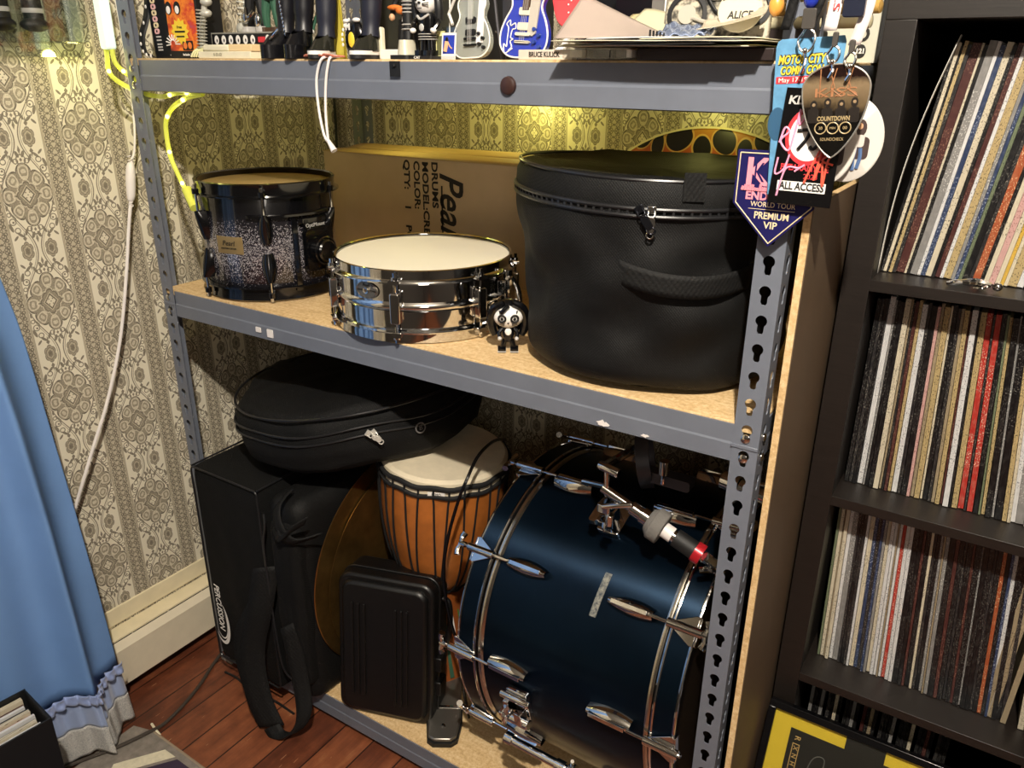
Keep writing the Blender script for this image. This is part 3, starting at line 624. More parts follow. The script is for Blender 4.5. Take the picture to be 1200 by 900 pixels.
def puller(a,z,ln,nm,m,parent,M,r,tilt=0):
    F=M@T(*pol(r,a,z))@Matrix.Rotation(R(a),4,'Z')@Matrix.Rotation(R(tilt),4,'X')
    MB().box(.0,.006,-.006,.006,-.005,.005,M=F).tube([(.005,.004,0),(.009,.004,-.008),(.009,-.004,-.008),(.005,-.004,0)],.0014,6,M=F,smooth=3).rbox(.006,.0095,-.0055,.0055,-ln,-.009,.005,M=F,ax='x').tube([pol(.0045,t,0) for t in range(0,360,30)],.0015,6,M=F@T(.008,0,-ln-.002)@Matrix.Rotation(R(90),4,'Y'),closed=True).build(nm,m,parent,bev=.001)
puller(-74,.262,.030,'zip_pull',mat('gunmetal','35363c',.25,.9),db,DB,.226,35); puller(-70,.262,.030,'zip_pull',CHROME,db,DB,.226)
MB().box(.0,.003,-.014,.014,-.018,.018,M=DB@T(*pol(.2245,-57,.292))@Matrix.Rotation(R(-57),4,'Z')).build('loop_tab',WEB,db)
def strap(a0,a1,z0,z1,out,w,r,M,nm,parent,mt=WEB):
    q=MB().grid(lambda u,v: pol(r+.004+out*math.sin(pi*u)**.8+.001*(v-.5),a0+(a1-a0)*u,(z0+(z1-z0)*u)-.012*math.sin(pi*u)+w*(v-.5)),30,4,M=M); q.build(nm,mt,parent,solid=.003)
strap(-81,-31,.177,.172,.016,.032,.214,DB,'carry_handle',db)
for a0 in (-86,-32): 
    MB().grid(lambda u,v,a0=a0: pol(.2165,a0+6*u,.159+.034*v),6,4,M=DB).build('handle_patch',WEB,db,solid=.003)
# figure with white face ---------------------------------------------
F=T(.826,.076,ZS,0,0,33,1.22)
ff=thing('vinyl_figurine',(.822,.082,ZS),'small black haired vinyl figurine with a white painted face between snare and drum bag','figurine')
MB().ell((0,-.001,.050),.0205,.0155,.0165,M=F,n=24,k=16).build('head',FACEW,ff)
q=MB().ell((0,.006,.0545),.0225,.0165,.0175,M=F,n=24,k=14)
for s in (-1,1): q.tube([(s*.006,-.008,.070),(s*.019,-.006,.062),(s*.0235,.002,.045),(s*.0215,.004,.030),(s*.018,.004,.022)],lambda t:.0048+.0015*math.sin(pi*t),10,M=F,smooth=5)
q.tube([(0,-.012,.0665),(-.006,-.016,.062),(-.010,-.0155,.058)],.003,8,M=F,smooth=4); q.ell((0,.012,.036),.018,.010,.020,M=F); q.build('hair',GLOSSBLK,ff)
q=MB()
for s in (-1,1):
    q.lathe([(.0032,0),(.0050,.0006),(.0062,0)],18,M=F@T(s*.0085,-.0162,.050,90,0,s*14)); q.lathe([(0,.0004),(.0022,0)],12,M=F@T(s*.0085,-.0165,.050,90,0,s*14)); q.tube([(s*.010,-.0125,.053),(s*.012,-.011,.060)],.001,6,M=F)
q.ell((0,-.0152,.0438),.0016,.0012,.0011,M=F,n=8,k=6)
for s in (-1,1):
    for d in (-.002,0,.002): q.tube([(s*.005,-.0152,.0415+d*.6),(s*.012,-.0128,.0410+d)],.0004,5,M=F)
q.build('face_paint',BLK,ff)
MB().lathe([(.004,.036),(.0075,.033),(.0085,.025),(.0065,.018),(.0070,.014),(0,.013)],18,M=F,sy=.75).build('torso',GLOSSBLK,ff)
MB().ell((0,-.0062,.029),.0045,.0016,.0055,M=F).build('chest',FACEW,ff)
for s in (-1,1):
    MB().tube([(s*.008,0,.032),(s*.0125,-.002,.026),(s*.0115,-.006,.020)],.0026,8,M=F,smooth=4).ell((s*.0115,-.007,.0195),.003,.003,.003,M=F,m=1).build('arm',[GLOSSBLK,SILVER],ff)
    MB().tube([(s*.0045,0,.016),(s*.0065,0,.009),(s*.0075,0,.004)],.0036,8,M=F,smooth=3).rbox(s*.0085-.0055,s*.0085+.0055,-.011,.006,.0,.005,.002,M=F,ax='z').box(s*.0085-.0058,s*.0085+.0058,-.0115,.0065,.0012,.0024,M=F,m=1).build('leg',[GLOSSBLK,SILVER],ff)
# flame patterned round case leaning at the back -----------------------
fl=thing('flame_disc',(.95,.62,ZS),'round orange and black flame-patterned board leaning on the wallpaper behind the drum bag','board')
FM=T(.935,.648,1.100,80,0,0)
MB().lathe([(0,.006),(.265,.006),(.27,.003),(.27,-.006),(0,-.006)],96,M=FM,sy=.80).build('face_board',FLAME,fl)
MB().lathe([(.268,.006),(.2735,.004),(.2735,-.007),(.268,-.007)],96,M=FM,sy=.803).build('rim',mat('cream_rim','d9cda8',.5),fl)
# grey bracket + cable in the corner
o=tag(MB().tube([(XW+.012,.675,1.50),(XW+.011,.676,1.3),(XW+.012,.672,1.20),(XW+.014,.672,1.0),(XW+.075,.665,.6),(XW+.075,.665,.25),(XW+.075,.665,.004)],.0035,8,smooth=4).build('corner_cable',BLK),'thin black cable running down the wallpaper corner behind the rack','cable')
# ================================================================ BASS DRUM
BC=Vector((.7919,.2968,.382)); U=Vector((.99633,-.06615,.05437)); A_=Vector((-.06625,-.9978,0)); B_=Vector((-.05425,.0036,.99852))
BMx=Matrix((A_,B_,U)).transposed().to_4x4(); BMx=Matrix.Translation(BC)@BMx   # local z along the axis, angle 0 towards the room
bd=thing('bass_drum',(1.0,.28,.0755),'large dark blue bass drum lying on its side on the bottom rack shelf','drum')
ANI=.25
m,nt,b=newmat('midnight_blue_wrap'); co=coords(nt); n=E(nt,noise(nt,co,5,3,.6))
nt.links.new(ramp(nt,n,[(.3,'0f1e2d'),(.7,'15293c')]),b.inputs['Base Color']); b.inputs['Roughness'].default_value=.30; b.inputs['Metallic'].default_value=.85; b.inputs['Anisotropic'].default_value=.93; b.inputs['Anisotropic Rotation'].default_value=ANI; tg=nt.nodes.new('ShaderNodeTangent'); tg.direction_type='RADIAL'; tg.axis='X'; nt.links.new(tg.outputs[0],b.inputs['Tangent']); bump(nt,b,E(nt,noise(nt,co,12,2,.5)),.05,.003)
BWRAP=m
RBD=.2985; LN=.4478
MB().lathe([(RBD-.006,.050),(RBD,.050),(RBD,LN-.046),(RBD-.006,LN-.046)],144,M=BMx).build('shell',BWRAP,bd)
for (z0,z1,nm) in ((0,.044,'hoop'),(LN-.044,LN,'hoop')):
    MB().lathe([(.291,z0),(.307,z0),(.307,z1),(.291,z1),(.291,z0)],144,M=BMx).build('hoop',GLOSSBLK,bd)
    MB().lathe([(.3072,z0+.006),(.3076,z0+.0065),(.3076,z1-.0065),(.3072,z1-.006)],144,M=BMx).build('hoop_inlay',BWRAP,bd)
    for e in (z0+.003,z1-.003): MB().lathe([(.306,e-.003),(.3088,e-.0022),(.3095,e),(.3088,e+.0022),(.306,e+.003)],144,M=BMx).build('chrome_band',CHROME,bd)
for z in (.0505,LN-.0505): MB().lathe([(.298,z-.006),(.3035,z-.005),(.3045,z-.001),(.3035,z+.003),(.2995,z+.006)],144,M=BMx).build('head_rim',mat('satin_chrome','cfc9bd',.2,1),bd)
MB().lathe([(0,.004),(.29,.004),(.294,.010)],96,M=BMx).build('drum_head',mat('clear_head','201a16',.25),bd); MB().lathe([(0,LN-.004),(.29,LN-.004),(.294,LN-.010)],96,M=BMx).build('drum_head',mat('clear_head','201a16',.25),bd)
for t in range(-106,255,36):
    t=t+2
    vis=-80<t<110
    for (zc,s,hz) in ((.118,-1,.0),(LN-.118,1,LN)):
        F=BMx@Matrix.Rotation(R(t),4,'Z')@T(RBD,0,zc)
        # lug casting, pointed away from the hoop
        def lug(u,v,s=s):
            w=.0155*(math.sin(pi*(.10+.72*(v if s>0 else 1-v)))**.6); x=.020*(math.sin(pi*u)**.55)*(.60+.40*math.sin(pi*(.15+.7*v)))
            return Vector((x,w*(u-.5)*2,(v-.5)*.082))
        q=MB().grid(lug,10,14,M=F); q.box(.014,.0215,-.0040,.0040,-.034,.034,M=F); lg=q.build('lug',CHROME,bd,bev=.0008)
        e=hz+(.016 if s>0 else -.030); z0=zc+s*.038
        q=MB().cyl(Vector((.3155,0,z0)),Vector((.3155,0,e)),.0030,n=10,M=BMx@Matrix.Rotation(R(t),4,'Z')); q.build('tension_rod',CHROME,lg)
        # claw hook
        h0=hz; F=BMx@Matrix.Rotation(R(t),4,'Z'); zi=hz-s*.046
        q=MB().prism([(h0-s*.0,-.024),(h0-s*.006,-.024),(zi,-.003),(zi,.003),(h0-s*.006,.024),(h0,.024)],.0035,M=F@Matrix(((0,0,1,.3088),(0,1,0,0),(1,0,0,0),(0,0,0,1))))
        q.box(.296,.312,-.023,.023,min(h0,h0+s*.004),max(h0,h0+s*.004),M=F).cyl((.3165,0,zi-s*.002),(.3165,0,h0+s*.012),.0078,n=14,M=F); ck=q.build('claw_hook',CHROME,bd,bev=.0008)
        if s<0 or t>10:
            q=MB().cyl((.3165,0,e+s*-.010),(.3165,0,e+s*.004),.0055,n=10,M=F)
            # T-handle key
            q.tube([(.3165,-.022,e),(.3165,-.012,e+s*.003),(.3165,0,e+s*.001),(.3165,.012,e+s*.003),(.3165,.022,e)],lambda k:.0045+.002*abs(math.cos(pi*k)),10,M=F,smooth=4); q.build('t_handle',CHROME,ck)
# adhesive residue
q=MB().grid(lambda u,v: Vector(((RBD+.0007)*math.cos(R(33+15*v)),(RBD+.0007)*math.sin(R(33+15*v)),.258+.013*u+.004*v)),4,20,M=BMx); 
m,nt,b=newmat('adhesive_residue'); co=coords(nt); n=E(nt,noise(nt,co,160,3,.7)); nt.links.new(ramp(nt,n,[(.35,'3a4148'),(.65,'8b8a80')]),b.inputs['Base Color']); b.inputs['Roughness'].default_value=.6
q.build('tape_residue',m,bd,label='dull strip of tape residue')
# spur bracket, spur leg
F=BMx@Matrix.Rotation(R(-10),4,'Z')@T(RBD,0,.140)
q=MB().rbox(0,.012,-.030,.040,-.024,.024,.006,M=F,ax='x').box(.010,.030,-.008,.026,-.020,-.008,M=F).box(.010,.034,-.020,.010,.004,.020,M=F).cyl((.018,.030,-.03),(.018,.030,.034),.007,n=12,M=F).cyl((.024,-.018,-.028),(.024,-.018,.03),.010,n=14,M=F).box(.018,.040,-.006,.004,-.026,-.018,M=F)
q.build('spur_bracket',CHROME,bd,bev=.0015)
q=MB().cyl((.030,.012,0),(.052,.012,.0),.004,n=8,M=F).tube([(.050,.0,-.004),(.052,.012,.0),(.050,.026,.006)],.005,8,M=F,smooth=3); q.build('wing_bolt',CHROME,bd)
p0=BMx@Vector((.337*math.cos(R(-24)),.337*math.sin(R(-24)),.110)); p1=BMx@Vector((.337*math.cos(R(-24)),.337*math.sin(R(-24)),.300)); d=(p1-p0)
q=MB().cyl(p0,p0+d*.62,.0085,n=16).cyl(p0,p0+d*.09,.0115,n=16).cyl(p0+d*.60,p0+d*.70,.011,n=16).cyl(p0+d*.74,p0+d*.80,.0145,n=16).cyl(p0+d*.70,p0+d*1.05,.0070,n=14); q.build('spur_leg',CHROME,bd)
F=Matrix.Translation(p0+d*.77); MB().tube([(0,0,0),(0,0,.020),(.002,-.004,.030)],.0035,8,M=F,smooth=3).build('wing_screw',CHROME,bd)
# tom holder bracket on top of the shell
F=BMx@Matrix.Rotation(R(66),4,'Z')@T(RBD,0,.235)
q=MB().rbox(0,.010,-.030,.030,-.022,.022,.006,M=F,ax='x').cyl((.008,0,0),(.045,0,0),.015,n=18,M=F).box(.030,.046,-.024,.006,-.014,.014,M=F).rbox(.030,.044,-.036,-.020,-.026,.020,.004,M=F,ax='x'); q.build('mount_bracket',CHROME,bd,bev=.001)
MB().cyl((.036,-.030,-.004),(.060,-.030,-.004),.004,n=8,M=F).rbox(.056,.066,-.052,-.014,-.012,.002,.004,M=F,ax='x').build('wing_bolt',CHROME,bd)
# ---- hardware arm with felt washers lying over the drum
G0=Vector((1.055,.085,.760)); G1=Vector((1.215,.085,.700)); g=(G1-G0).normalized()
ha=thing('boom_stand',(1.12,.09,.70),'chrome cymbal stand arm with grey felt and a red collar lying over the bass drum','drum hardware')
P=lambda t: G0+(G1-G0)*t
MB().cyl(P(-.28),P(.12),.0085,n=16).cyl(P(.06),P(.20),.012,n=16).cyl(P(.18),P(.25),.0145,n=16).build('tube',CHROME,ha)
MB().cyl(P(.25),P(.30),.018,.026,n=28).cyl(P(.30),P(.42),.028,n=28).build('felt_washer',FELT,ha,bev=.002)
MB().cyl(P(.42),P(.52),.013,n=20).build('nylon_sleeve',WHITEP,ha); MB().cyl(P(.50),P(.55),.011,n=16).build('nut',CHROME,ha)
MB().cyl(P(.55),P(.78),.0155,n=24).build('rubber_sleeve',RUB,ha); MB().cyl(P(.76),P(.84),.0175,n=24).build('red_collar',RED,ha,label='red metal collar')
MB().cyl(P(.84),P(.97),.009,n=14).tube([P(.90)+Vector((0,-.012,.012)),P(.97),P(1.04)+Vector((0,.004,.004))],.008,10,smooth=3).tube([P(.86)+Vector((0,-.018,-.014)),P(.96)+Vector((0,-.010,-.006)),P(1.08)+Vector((0,-.002,-.004))],.005,8,smooth=3).build('tilter',CHROME,ha)
tc=P(-.22)
MB().cyl(tc+Vector((-.018,0,.045)),tc+Vector((.020,-.004,.040)),.008,n=12).cyl(tc+Vector((-.004,0,.045)),tc+Vector((-.001,0,-.01)),.005,n=10).cyl(tc+Vector((0,-.02,-.02)),tc+Vector((.05,-.01,-.005)),.005,n=10).rbox(tc.x-.012,tc.x+.012,tc.y-.016,tc.y+.012,tc.z-.035,tc.z-.02,.004,ax='z').cyl(tc+Vector((.012,-.012,-.035)),tc+Vector((.012,-.012,-.055)),.008,n=12).build('multi_clamp',CHROME,ha,bev=.001)
MB().tube([tc+Vector((.004,-.014,-.052)),tc+Vector((.006,-.018,-.062)),tc+Vector((.014,-.016,-.066))],.004,8,smooth=3).build('wing_nut',CHROME,ha)
MB().tube([tc+Vector((-.02,.02,.03)),tc+Vector((-.03,.10,.01)),tc+Vector((-.02,.22,.0))],.0075,10,smooth=4).build('side_tube',CHROME,ha)
# dark hardware behind the drum top
hw=thing('hardware_clamp',(1.0,.22,.70),'dark drum mounting band with chrome knobs behind the cymbal arm','drum hardware')
FB=T(1.02,.24,.765,0,78,20)
MB().lathe([(.045,-.012),(.052,-.012),(.052,.012),(.045,.012),(.045,-.012)],36,t0=20,t1=330,M=FB).build('band',mat('dark_steel','4b4a4e',.4,.6),hw)
MB().cyl((1.075,.19,.775),(1.075,.19,.800),.009,n=12).cyl((1.075,.19,.755),(1.075,.19,.776),.004,n=8).build('knob',CHROME,hw); MB().cyl((.93,.17,.725),(.985,.16,.735),.005,n=10).build('rod',CHROME,hw)
MB().rbox(1.03,1.12,.20,.225,.745,.765,.006,ax='y').build('crossbar',mat('dark_steel','4b4a4e',.4,.6),hw)
hs=thing('folded_stand',(1.15,.4,.70),'dark folded drum stand stored at the back above the bass drum','drum hardware')
q=MB().cyl((.80,.45,.76),(1.23,.36,.80),.011,n=14).cyl((.98,.40,.785),(1.25,.42,.76),.008,n=12); q.build('tube',mat('dim_chrome','6a675f',.3,1),hs)
MB().cyl((1.20,.22,.775),(1.245,.215,.77),.014,n=16).cyl((1.17,.225,.776),(1.20,.22,.775),.018,n=16).build('knob',CHROME,hs)
for x in (.90,1.14): MB().cyl((x,.40,.79),(x+.004,.40,.845),.004,n=8).cyl((x+.02,.40,.79),(x+.02,.40,.835),.004,n=8).tube([(x-.002,.40,.80),(x+.012,.385,.785),(x+.024,.40,.80)],.005,8,smooth=4).build('wing_bolt',CHROME,hs)
# pedal footboard ------------------------------------------------------
pd=thing('bass_drum_pedal',(.665,.10,.0755),'bass drum pedal with a silver heel plate between hard case and bass drum','drum pedal')
PA=T(.690,.036,.0765,0,0,32)
hp=[(-.030,0),(-.018,-.010),(.018,-.010),(.030,0),(.036,.045),(.034,.080),(-.034,.080),(-.036,.045)]
MB().prism([(x*1.1,y*1.1) for x,y in hp],.010,M=PA@T(0,-.003,0)).build('base_plate',RUB,pd)
MB().prism(hp,.019,M=PA,h0=.010).build('heel_plate',mat('brushed_plate','8d8880',.35,.85),pd,bev=.003)
MB().rbox(-.030,.030,.086,.30,.016,.024,.012,M=PA@T(0,0,-.028,5),ax='z').build('footboard',mat('brushed_plate','8d8880',.35,.85),pd)
MB().cyl((-.038,.083,.016),(.060,.083,.016),.005,n=10,M=PA).build('hinge_pin',CHROME,pd)
MB().lathe([(0,.0225),(.004,.022),(.006,.0185)],12,M=PA@T(0,.028,0)).build('screw',CHROME,pd)
sp=MB().lathe([(.004,-.004),(.004,.004),(.012,.004),(.012,-.004),(.004,-.004)],16,M=PA@T(.062,.083,.016,0,90,0))
for k in range(5): sp.box(.009,.019,-.003,.003,-.0035,.0035,M=PA@T(.062,.083,.016,0,90,0)@Matrix.Rotation(R(72*k),4,'Z'))
sp.build('wing_screw',DULLCH,pd); MB().cyl((.062,.083,.016),(.125,.060,.018),.0045,n=10,M=PA).cyl((.125,.060,.018),(.175,.045,.018),.0065,n=10,M=PA).build('radius_rod',CHROME,pd)
# ================================================================ BOTTOM SHELF LEFT
ZB=.0760
pc=thing('percussion_case',(.18,.2,ZB),'tall black percussion case with white lettering at the left end of the bottom rack shelf','percussion bag')
def softbox(mb,x0,x1,y0,y1,z0,z1,r,M=None,puff=.006,n=10,seed=0):
    # rounded, slightly swollen box
    def f(p):
        c=Vector(((x0+x1)/2,(y0+y1)/2,(z0+z1)/2)); h=Vector(((x1-x0)/2,(y1-y0)/2,(z1-z0)/2)); q=Vector((p[0]*h.x,p[1]*h.y,p[2]*h.z))
        inn=Vector((max(-h.x+r,min(h.x-r,q.x)),max(-h.y+r,min(h.y-r,q.y)),max(-h.z+r,min(h.z-r,q.z)))); d=q-inn
        if d.length>1e-9: q=inn+d.normalized()*r
        b=puff*(1-p[0]**2)*(1-p[1]**2)+puff*(1-p[1]**2)*(1-p[2]**2)+puff*(1-p[0]**2)*(1-p[2]**2)
        w=Vector(p).normalized()*b*(1+.6*math.sin(9*p[0]+7*p[2]+seed)*math.cos(8*p[1]+5*p[2]+seed))
        return c+q+w
    for ax in range(3):
        for s in (-1,1):
            def g(u,v,ax=ax,s=s):
                a,b=2*u-1,2*v-1; p=[0,0,0]; p[ax]=s; p[(ax+1)%3]=a; p[(ax+2)%3]=b; return f(p)
            mb.grid(g,n*2,n*2,M=M)
    return mb
softbox(MB(),.068,.286,-.045,.50,ZB,.604,.012,puff=.003).build('body',BAG2,pc)
def piping_rect(y,x0,x1,z0,z1,r,w,par,M=None,nm='piping',ax='y'):
    o=[]
    for cx_,cz,t0 in ((x1-r,z1-r,0),(x0+r,z1-r,90),(x0+r,z0+r,180),(x1-r,z0+r,270)):
        for k in range(6): t=R(t0+90*k/5); o.append((cx_+r*math.cos(t),y,cz+r*math.sin(t)))
    MB().tube(o,w,8,closed=True,M=M).build(nm,PIPING,par)
piping_rect(-.047,.070,.284,.080,.602,.012,.0022,pc)
MB().tube([(.072,-.046,.603),(.071,.2,.607),(.072,.49,.603)],.0022,8,smooth=6).build('piping',PIPING,pc)
MB().tube([(.284,-.046,.603),(.285,.2,.607),(.284,.49,.603)],.0022,8,smooth=6).build('piping',PIPING,pc)
q=MB().text('PERCUSSION',.026,T(.098,-.0495,.235,90,90,0),w=.130,shear=.2)
q.build('lettering',FACEW,pc,flat=True)
def cres(a,b,w,t0,t1,cx_,cz,m):
    mb=MB(); N=30
    mb.grid(lambda u,v: Vector((cx_+(a-w*math.sin(pi*u)*v)*math.cos(R(t0+(t1-t0)*u)),-.0496,cz+(b-w*1.4*math.sin(pi*u)*v)*math.sin(R(t0+(t1-t0)*u)))),N,1); return mb
cres(.028,.062,.009,-150,75,.099,.190,0).build('emblem',FACEW,pc); cres(.021,.048,.003,-160,60,.099,.192,0).build('emblem',FACEW,pc)
# soft gig bag beside it, rounded outer side
gb=thing('gig_bag',(.34,.2,ZB),'soft black zipped gig bag with a hanging shoulder strap beside the percussion case','drum bag')
softbox(MB(),.288,.392,-.036,.49,ZB,.592,.032,puff=.003,n=14,seed=2).build('body',BAG,gb,disp=(.007,.08))
softbox(MB(),.306,.386,-.050,.00,.13,.545,.018,puff=.002,n=12,seed=5).build('pocket',BAG2,gb,disp=(.006,.07))
MB().tube([(.306,-.052,.56),(.312,-.058,.535),(.303,-.060,.48),(.305,-.061,.36),(.309,-.060,.24),(.312,-.055,.16),(.33,-.045,.125)],.0022,8,smooth=6).build('zip',mat('dark_zip','2a2a2c',.3,.3),gb)
def ribbon(pts,w,wdir,nm,m,par,th=.0028,sm=8):
    P=catmull(pts,sm); W=Vector(wdir); n=len(P)-1
    def f(u,v):
        x=u*n; i=min(int(x),n-1); p=P[i].lerp(P[i+1],x-i); ww=wdir(x/n) if callable(wdir) else W
        return p+Vector(ww)*w*(v-.5)
    return MB().grid(f,n,3).build(nm,m,par,solid=th)
ribbon([(.345,-.010,.607),(.352,-.052,.590),(.368,-.066,.555),(.395,-.058,.528),(.430,-.02,.535)],.030,(.75,0,.65),'handle',WEB,gb)
ribbon([(.430,-.05,.585),(.405,-.067,.565),(.372,-.071,.535),(.345,-.060,.548)],.028,(.5,.0,.85),'handle',WEB,gb)
ribbon([(.300,-.058,.43),(.285,-.075,.33),(.255,-.090,.20),(.268,-.098,.09),(.300,-.098,.020)],.060,(.84,.50,.15),'shoulder_strap',WEB,gb)
ribbon([(.300,-.098,.020),(.322,-.100,.0085),(.362,-.095,.028),(.388,-.078,.075),(.375,-.062,.15),(.350,-.058,.30)],.040,(.70,.55,.45),'shoulder_strap',WEB,gb)
ribbon([(.268,-.060,.34),(.238,-.082,.27),(.225,-.088,.20),(.245,-.094,.12),(.285,-.100,.03)],.050,(.84,.45,.3),'shoulder_strap',WEB,gb)
# cymbals standing on edge
def cymbal(nm,M,r,label,m=BRONZE):
    t=thing(nm,M.to_translation()+Vector((0,0,-r)),label,'cymbal')
    pr=[(0,.030),(.012,.030),(.030,.024),(.048,.014),(.056,.011),(r*.6,.006),(r-.004,.0005),(r,0),(r,-.0012),(r-.004,-.0008),(r*.6,.0045),(.056,.0095),(.048,.0125),(.030,.0225),(.012,.0285),(0,.0285)]
    MB().lathe(pr,96,M=M).build('bow',m,t,ang=60); return t
c1=cymbal('cymbal',T(.400,.243,.342,0,90,0),.2655,'large hammered bronze cymbal standing on edge between gig bag and hard case')
MB().lathe([(.2655,-.001),(.2675,0),(.2655,.001)],96,M=T(.400,.243,.342,0,90,0)).build('rim',BRASS,c1)
MB().cyl((.408,.09,.315),(.450,.075,.312),.006,n=12).build('post_tip',mat('dull_rod','8a8378',.35,.8),c1,label='short metal rod')
cymbal('cymbal',T(.4075,.262,.326,0,90,0),.2500,'second darker bronze cymbal standing on edge right behind the large one')
# flat round bag on top
rb_=thing('round_cymbal_bag',(.30,.26,.62),'flat round black bag with a zip lying on the percussion case and the djembe','drum bag')
RM=T(.325,.250,.644,0,-7.0,0)
def fb(u,v):
    a=2*pi*u; 
    k=v; prof=[(.0,-.002),(.10,-.003),(.20,-.001),(.245,.004),(.262,.018),(.272,.050),(.274,.080),(.268,.112),(.252,.134),(.215,.145),(.12,.149),(0,.150)]
    x=k*(len(prof)-1); i=min(int(x),len(prof)-2); t=x-i; r=prof[i][0]*(1-t)+prof[i+1][0]*t; z=prof[i][1]*(1-t)+prof[i+1][1]*t
    r*=1+.016*math.sin(3*a+1)+.008*math.sin(7*a+5*k)+.006*math.sin(11*a-8*k)
    z+=.006*math.sin(2*a+2)*(r/.27)+.004*math.sin(6*a)*(r/.27)
    return Vector((r*math.cos(a),r*math.sin(a),z))
MB().grid(fb,110,44,M=RM,cu=True).build('body',BAG2,rb_,ang=80,disp=(.008,.06))
for z_ in (.078,.096): MB().tube([RM@(pol(.276*(1+.016*math.sin(3*R(t)+1)+.008*math.sin(7*R(t)+3)),t,z_+.006*math.sin(2*R(t)+2)+.004*math.sin(6*R(t)))) for t in range(0,360,5)],.0026,8,closed=True).build('zip',PIPING,rb_)
q=MB().tube([RM@(pol(.272,t,.128+.006*math.sin(2*R(t)+2))) for t in range(0,360,5)],.003,8,closed=True); q.build('piping',PIPING,rb_)
for a_,tl in ((-44,50),(-42,30)): puller(a_,.090,.022,'zip_pull',mat('nickel','c9c5bc',.35,.3),rb_,RM,.277,tl)
# side handle block at the left and top strap
ribbon([RM@pol(.20,-175,.150),RM@pol(.255,-172,.140),RM@pol(.285,-168,.10),RM@pol(.285,-166,.055),RM@pol(.268,-165,.012)],.050,(.35,-.9,0),'side_strap',WEB,rb_)
ribbon([RM@pol(.278,-140,.085),RM@pol(.289,-142,.075),RM@pol(.289,-142,.050),RM@pol(.278,-142,.035)],.040,(.75,-.65,0),'strap_patch',WEB,rb_)
F=RM@T(*pol(.2785,-22,.075))@Matrix.Rotation(R(68),4,'Z')@Matrix.Rotation(R(90),4,'X')
MB().lathe([(.009,0),(.0105,.0008),(.012,0)],24,M=F).text('B',.014,F@T(0,0,.001)).build('round_emblem',GREY,rb_)
# djembe ---------------------------------------------------------------
dj=thing('djembe',(.556,.236,ZB),'orange wooden djembe hand drum with black ropes behind the hard case','hand drum')
DX,DY=.520,.236; DJ=T(DX,DY,ZB+.004,0,4.0,0)@Matrix.Diagonal((.885,.885,1.105,1))
bowl=[(.066,.225),(.078,.233),(.106,.262),(.132,.315),(.147,.375),(.154,.430),(.156,.480),(.154,.512)]
MB().lathe(bowl,72,M=DJ).build('bowl',WOODO,dj,ang=60)
MB().lathe([(.115,0),(.110,.006),(.098,.060),(.084,.120),(.071,.185),(.066,.225)],72,M=DJ).build('foot',mat('foot_stain','8a4a20',.4,0,coat=.3),dj,label='painted lower stem')
q=MB(); cols=[YEL,GREEN,FACEW,mat('green_paint','3f7a3a',.4)]
for i in range(24):
    a=i*15+4; q.grid(lambda u,v,a=a: pol((.0840+.020*(1-v)) +.0015,a+ (u-.5)*4+6*v,.118-.105*v) if False else pol(.0727+.0385*v+.0012,a+(u-.5)*(3+3*v)+10*v,.172-.150*v),2,8,m=i%4,M=DJ)
q.build('painted_rays',cols,dj)
MB().lathe([(0,.528),(.148,.528),(.156,.522),(.158,.505),(.157,.495)],72,M=DJ).build('skin',SKIN,dj,label='cream goat skin head')
rope=mat('black_rope','0e0e0f',.75)
for z_,r_,w_ in ((.514,.1605,.0052),(.496,.1595,.0045),(.246,.080,.0060),(.228,.074,.0055)):
    q=MB().tube([pol(r_+.0015*math.sin(R(t*12)),t,z_+.0018*math.cos(R(t*12))) for t in range(0,360,5)],w_,8,M=DJ,closed=True); q.build('rope_ring',rope,dj)
n=28
for i in range(n):
    a=i*360/n+3; b=a+(360/n)*(.32 if i%2 else -.32)
    pts=[pol(.1615,a,.512),pol(.1600,a,.490)]+[pol(r+.0030,a+(b-a)*(1-(z-.24)/(.512-.24)),z) for r,z in bowl[::-1][1:-1]]+[pol(.080,b,.246)]
    MB().tube(pts,.0027,6,M=DJ,smooth=2).build('rope',rope,dj)
MB().lathe([(.005,-.001),(.007,.003),(.009,-.001)],12,M=DJ@T(*pol(.088,-55,.243))@Matrix.Rotation(R(-55),4,'Z')@Matrix.Rotation(R(90),4,'Y')).build('ring',mat('dark_steel','4b4a4e',.4,.6),dj)
# white label on the rim
q=MB().grid(lambda u,v: pol(.1615,-66+14*u,.498+.010*v),8,2,M=DJ); q.build('maker_label',FACEW,dj)
F=DJ@T(*pol(.1620,-59,.503))@Matrix.Rotation(R(-59+90),4,'Z')@Matrix.Rotation(R(90),4,'X'); MB().text('REMO',.008,F).build('label_lettering',INK,dj,flat=True)
# hard case -------------------------------------------------------------
hc=thing('hard_case',(.545,.03,ZB),'black plastic tool case with vertical ribs standing in front of the djembe','case')
HM=T(.438,-.022,ZB,0,0,17.5)@Matrix.Rotation(R(-7.0),4,'X')
CWd,CHt=.222,.345
def sh(y0,y1,ins): return MB().rbox(ins,CWd-ins,y0,y1,ins+.003,CHt-ins,.030-ins*.5,M=HM,n=6)
sh(.012,.045,.0).build('lid_shell',BLACKP,hc,bev=.006)
MB().rbox(.012,CWd-.012,.0,.02,.015,CHt-.012,.026,M=HM,n=6).build('lid_front',BLACKP,hc,bev=.008)
sh(.050,.100,.0).build('base_shell',BLACKP,hc,bev=.006)
sh(.044,.052,-.003).build('seam_rim',BLACKP,hc,bev=.002)
for k,xx in enumerate((.040,.054,.068,.140,.153,.166)):
    MB().rbox(xx-.0026,xx+.0026,-.0045,.004,.060 if k<3 else .050,CHt-.060,.002,M=HM).build('rib',BLACKP,hc,bev=.001)
